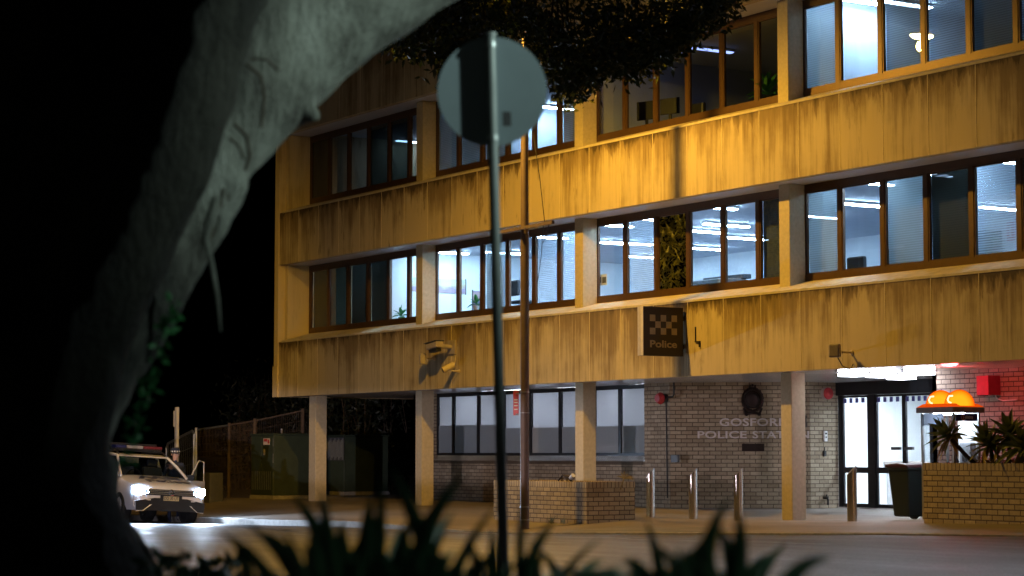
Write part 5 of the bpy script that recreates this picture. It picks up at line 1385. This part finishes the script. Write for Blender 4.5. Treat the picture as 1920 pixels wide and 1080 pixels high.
# ------------------------------------------------------------------ round road sign seen from behind
sd = 11.75
SN = thing('road_sign', 'round road sign seen from behind on a slightly leaning post in the foreground', 'road sign', P(950, 1320, d=sd))
pb, pt_ = P(951, 1330, d=sd), P(919, 68, d=sd)
n_ = -VH; cpt = P(923, 172, d=sd + .032)
axis = (pt_ - pb).normalized()
dm = frame_mat(cpt, RT, axis)
part(SN, 'disc', MB().cyl(dm @ Vector((0, 0, -.002)), dm @ Vector((0, 0, .002)), px2m(103, sd), n=64), M['teal'])
part(SN, 'post', MB().tube([pb, pt_], .029, 18), M['signpost'], smooth=True)
part(SN, 'post_cap', MB().tube([pt_, pt_ + axis * .02], .037, 18), M['signpost'], smooth=True)
for py in (84, 258):
    mb = MB(); t = (1330 - py) / (1330 - 68); q = lerp(pb, pt_, t); mb.tube([q - axis * .014, q + axis * .014], .034, 18)
    part(SN, 'clamp', mb, M['galv'], smooth=True)
part(SN, 'sticker', MB().box(.055, .10, -.19, -.11, .0022, .003, dm), M['darkgrey'])

# ------------------------------------------------------------------ strappy plants in front of the camera
def blade(mb, pts, w, d, dd=0.0):
    """pts: three photo points base, middle, tip; a ribbon of real width at distance d"""
    b0, b1, b2 = [P(a, b, d=d + k_ * dd) for k_, (a, b) in enumerate(pts)]
    rows = []; n = 12
    for i in range(n + 1):
        t = i / n; c = b0 * (1 - t) ** 2 + b1 * 2 * t * (1 - t) + b2 * t * t
        tg = ((b1 - b0) * (1 - t) + (b2 - b1) * t).normalized(); s = tg.cross(VH).normalized(); u = s.cross(tg)
        ww = w * (1 - .25 * (1 - t)) * (1 - max(0, (t - .3) / .7) ** 1.8) + .002
        rows.append((c - s * ww / 2 - u * ww * .2, c + u * ww * .1, c + s * ww / 2 - u * ww * .2))
    b = len(mb.v)
    for r__ in rows: mb.v += [tuple(q) for q in r__]
    for i in range(n):
        for k_ in range(2): mb.f.append((b + i * 3 + k_, b + i * 3 + k_ + 1, b + i * 3 + 4 + k_, b + i * 3 + 3 + k_)); mb.uv.append(None); mb.m.append(0)
def strappy(lab, d, w, blades, fill, seed):
    mb = MB(); rr = random.Random(seed)
    cx = sum(b[0][0] for b in blades) / len(blades)
    for b in blades: blade(mb, b[:3], w * (b[3] if len(b) > 3 else 1), d + rr.uniform(-.25, .25), rr.uniform(-.12, .12))
    x0_, x1_, ytop, n = fill
    for i in range(n):
        x = rr.uniform(x0_, x1_); l_ = rr.uniform(60, 240); lean = rr.uniform(-90, 90)
        blade(mb, ((x, 1190), (x + lean * .3, 1120 - l_ * .3), (x + lean, max(ytop + rr.uniform(0, 60), 1120 - l_))), w * rr.uniform(.7, 1.1), d + rr.uniform(-.5, .5), rr.uniform(-.2, .2))
    return solo('strap_leaf_plant', mb, M['strap'], lab, 'plant', 'strap leaved plants along the bottom edge', smooth=True)
strappy('dark strap leaved plant at the bottom left, low arching leaves', 6.2, .046,
        [((560, 1190), (500, 1040), (415, 1000)), ((590, 1190), (560, 1040), (455, 975)), ((520, 1180), (470, 1090), (440, 1010)), ((600, 1190), (540, 1000), (490, 1002))], (440, 560, 1040, 9), 1)
strappy('tallest dark strap leaved clump, between the left corner column and the road sign', 6.0, .056,
        [((640, 1190), (625, 1000), (545, 925), 1.1), ((650, 1190), (612, 1000), (603, 912)), ((665, 1190), (640, 1060), (640, 972), 1.3), ((690, 1190), (680, 1000), (698, 928), 1.2), ((700, 1190), (715, 1000), (715, 900), .9),
         ((850, 1190), (800, 1000), (731, 874), 1.2), ((760, 1190), (770, 990), (872, 888), 1.2), ((790, 1190), (790, 1030), (853, 956), .9), ((820, 1190), (850, 1040), (930, 948), .7), ((740, 1190), (745, 1060), (765, 975), 1.4), ((610, 1190), (590, 1060), (585, 985), 1.3)], (590, 860, 985, 26), 2)
strappy('dark strap leaved clump around the foot of the road sign post', 6.4, .048,
        [((930, 1190), (925, 1060), (922, 985)), ((985, 1190), (965, 1040), (985, 905), .7), ((960, 1190), (980, 1040), (1045, 968)), ((900, 1190), (905, 1080), (880, 1010)), ((1010, 1190), (1030, 1080), (1125, 1010), .7), ((880, 1190), (870, 1090), (925, 1030)), ((1000, 1190), (990, 1090), (1000, 1010))], (870, 1090, 1020, 20), 3)
strappy('dark strap leaved clump with upright spikes, right of the road sign post', 5.8, .056,
        [((1330, 1190), (1300, 1020), (1370, 930), 1.0), ((1310, 1190), (1320, 1040), (1330, 985), 1.4), ((1360, 1190), (1395, 1040), (1385, 955), 1.1), ((1260, 1190), (1240, 1060), (1212, 975), .8), ((1380, 1190), (1390, 1060), (1345, 985), 1.2), ((1240, 1190), (1260, 1080), (1320, 1010), .8), ((1280, 1190), (1260, 1090), (1195, 1060), .7)], (1180, 1400, 1020, 20), 4)
strappy('single pale green strap leaf arching low at the bottom right', 5.2, .05, [((1430, 1190), (1470, 1046), (1560, 1046), 1.1)], (1425, 1450, 1085, 3), 6)
strappy('low strap leaved tuft between the road sign and the upright spikes', 5.2, .045, [((1150, 1190), (1110, 1080), (1050, 1060)), ((1130, 1190), (1160, 1090), (1200, 1068))], (1090, 1200, 1062, 8), 5)
cs = np.array([P(rr.uniform(270, 460), rr.uniform(1050, 1100), d=rr.uniform(8.5, 9.6)) for i in range(240)])
o = link('ground_cover', leaf_cloud('ground_cover', cs, .07, .04, M['strap'], 6)); o['kind'] = 'stuff'

# ------------------------------------------------------------------ furniture seen through the office panes
def office_chair(px, py, Y, lab, h=.5):
    c = P(px, py, Y=Y); o = thing('office_chair', lab, 'chair', (c.x, c.y, c.z - .75), 0, 'office chairs seen through the windows')
    part(o, 'backrest', MB().box(-.24, .24, -.05, .05, .40, .78), M['black'], world=False, bevel=.04)
    part(o, 'seat', MB().box(-.25, .25, .0, .48, .22, .30), M['black'], world=False, bevel=.03)
    part(o, 'post', MB().cyl((0, .24, -.1), (0, .24, .22), .03), M['darkgrey'], world=False)
    mb = MB()
    for k_ in range(5): mb.tube([(0, .24, -.1), (.27 * math.cos(k_ * 1.2566), .24 + .27 * math.sin(k_ * 1.2566), -.14)], .022, 6)
    part(o, 'star_base', mb, M['darkgrey'], world=False)
    return o
def monitor(px, py, Y, lab, w=.5, h=.34):
    c = P(px, py, Y=Y); o = thing('computer_screen', lab, 'monitor', (c.x, c.y, c.z - h), R(20), 'screens seen through the windows')
    part(o, 'panel', MB().box(-w / 2, w / 2, -.02, .02, .0, h), M['black'], world=False, bevel=.01)
    part(o, 'stand', MB().box(-.03, .03, .0, .03, -.14, .0).box(-.12, .12, -.08, .08, -.15, -.14), M['black'], world=False)
    return o
office_chair(1606, 484, 1.35, 'dark chair back in the second pane of the right first floor bay')
monitor(1686, 466, 1.2, 'dark screen back in the third pane of the right first floor bay')
monitor(1855, 432, 1.25, 'dark screen behind the potted plant, first floor far right', .45, .4)
monitor(1212, 190, 1.5, 'dark screen in the third second floor bay, nearer the dark chair', .48, .40)
monitor(1256, 184, 1.5, 'second dark screen in the third second floor bay, right of the chair', .48, .34)
office_chair(1308, 196, 1.6, 'low black chair back in the third second floor bay')
office_chair(963, 528, 2.4, 'dark chair in the first floor window beside the lamp post')
def indoor_plant(px, py, Y, size, n, lab):
    c = P(px, py, Y=Y); o = thing('pot_plant', lab, 'plant', c, 0, 'pot plants in the office windows')
    part(o, 'leaves', rosette(c, (0, 0, 1), size, size * .36, n, int(px)), M['indoor'], smooth=True)
    part(o, 'pot', MB().cyl(c + Vector((0, 0, -.16)), c + Vector((0, 0, -.01)), .06, .08, 14), M['greybox'], smooth=True)
indoor_plant(752, 594, 1.15, .30, 12, 'broad leaved pot plant in the bright pane of the left first floor bay')
indoor_plant(893, 572, 1.2, .26, 12, 'green pot plant at the edge of a pane in the second first floor bay')
indoor_plant(1868, 466, 1.15, .22, 22, 'bushy pot plant on the first floor sill at the far right')
indoor_plant(1440, 178, 1.15, .5, 14, 'tall thin pot plant at the right end of the third second floor bay')
# pictures on the partition walls
t = NT('seaside_picture'); tc = t.n('TexCoord'); sp = t.n('SeparateXYZ'); t.l(tc.outputs['Object'], sp.inputs[0])
t.b.inputs['Roughness'].default_value = .6
zz = t.math('ADD', sp.outputs[2], t.math('MULTIPLY', t.noise((1, 3, 9), 1.5, 5), .3))
t.l(t.ramp(t.math('DIVIDE', t.math('SUBTRACT', zz, 5.15), .85), [(.1, (.12, .09, .16)), (.35, (.40, .28, .25)), (.5, (.30, .25, .35)), (.62, (.55, .50, .28)), (.85, (.45, .62, .68))]), t.b.inputs['Base Color'])
def picture(pxa, pxb, py0, py1, X, lab):
    a = P(pxa, py0, X=X); b = P(pxb, py1, X=X); o = thing('picture', lab, 'picture', (X, (a.y + b.y) / 2, b.z), 0, 'pictures on the office walls')
    part(o, 'canvas', MB().box(X, X + .02, a.y, b.y, b.z, a.z), t.m)
    part(o, 'frame', MB().box(X, X + .03, a.y - .02, a.y, b.z - .02, a.z + .02).box(X, X + .03, b.y, b.y + .02, b.z - .02, a.z + .02), M['darkgrey'])
picture(768, 872, 520, 551, -16.535, 'long seaside picture on the bright first floor wall, seen across two bays')
picture(886, 905, 545, 581, -16.535, 'small picture right of the long one, behind the green pot plant')
a = P(1119, 516, Y=.93); b = P(1138, 534, Y=.93); o = thing('print', 'small black and white print taped in the leftmost pane of the third bay', 'print', (a.x, .93, b.z))
part(o, 'paper', MB().box(a.x, b.x, .93, .934, b.z, a.z), M['white'])
part(o, 'photo_patch', MB().box(lerp(a.x, b.x, .1), lerp(a.x, b.x, .45), .926, .9295, lerp(b.z, a.z, .25), lerp(b.z, a.z, .8)).box(lerp(a.x, b.x, .55), lerp(a.x, b.x, .92), .926, .9295, lerp(b.z, a.z, .2), lerp(b.z, a.z, .75)), M['darkgrey'])
p = P(1895, 434, Y=8.78); o = thing('fire_sign', 'red fire extinguisher sign on the wall in the far right first floor pane', 'sign', p)
part(o, 'plate', MB().box(p.x - .11, p.x + .11, p.y - .01, p.y, p.z - .2, p.z + .2), M['red'])
part(o, 'white_mark', MB().box(p.x - .025, p.x + .025, p.y - .013, p.y - .0105, p.z - .12, p.z + .12).box(p.x - .09, p.x + .09, p.y - .013, p.y - .0105, p.z + .15, p.z + .175), M['white'])
p = P(1567, 497, Y=1.1); solo('sticky_note', MB().box(p.x - .07, p.x + .07, 1.1, 1.104, p.z - .07, p.z + .07), mat('note_yellow', (.75, .42, .02), .6), 'square yellow note in the corner of the first right bay pane', 'note')
p = P(1541, 492, Y=1.25); solo('paper_stack', MB().box(p.x - .16, p.x + .16, 1.2, 1.4, p.z - .12, p.z + .10), M['white'], 'white stack of papers on the sill beside the yellow note', 'papers', bevel=.01)
p = P(1336, 525, Y=1.6); o = solo('couch', MB().box(p.x - .9, p.x + .5, 1.5, 2.2, p.z - .35, p.z + .02).box(p.x - .9, p.x + .5, 2.0, 2.25, p.z + .02, p.z + .12), mat('couch_cloth', (.14, .16, .18), .9), 'grey rolled cushion couch behind the fourth pane of the third bay', 'couch', bevel=.09)
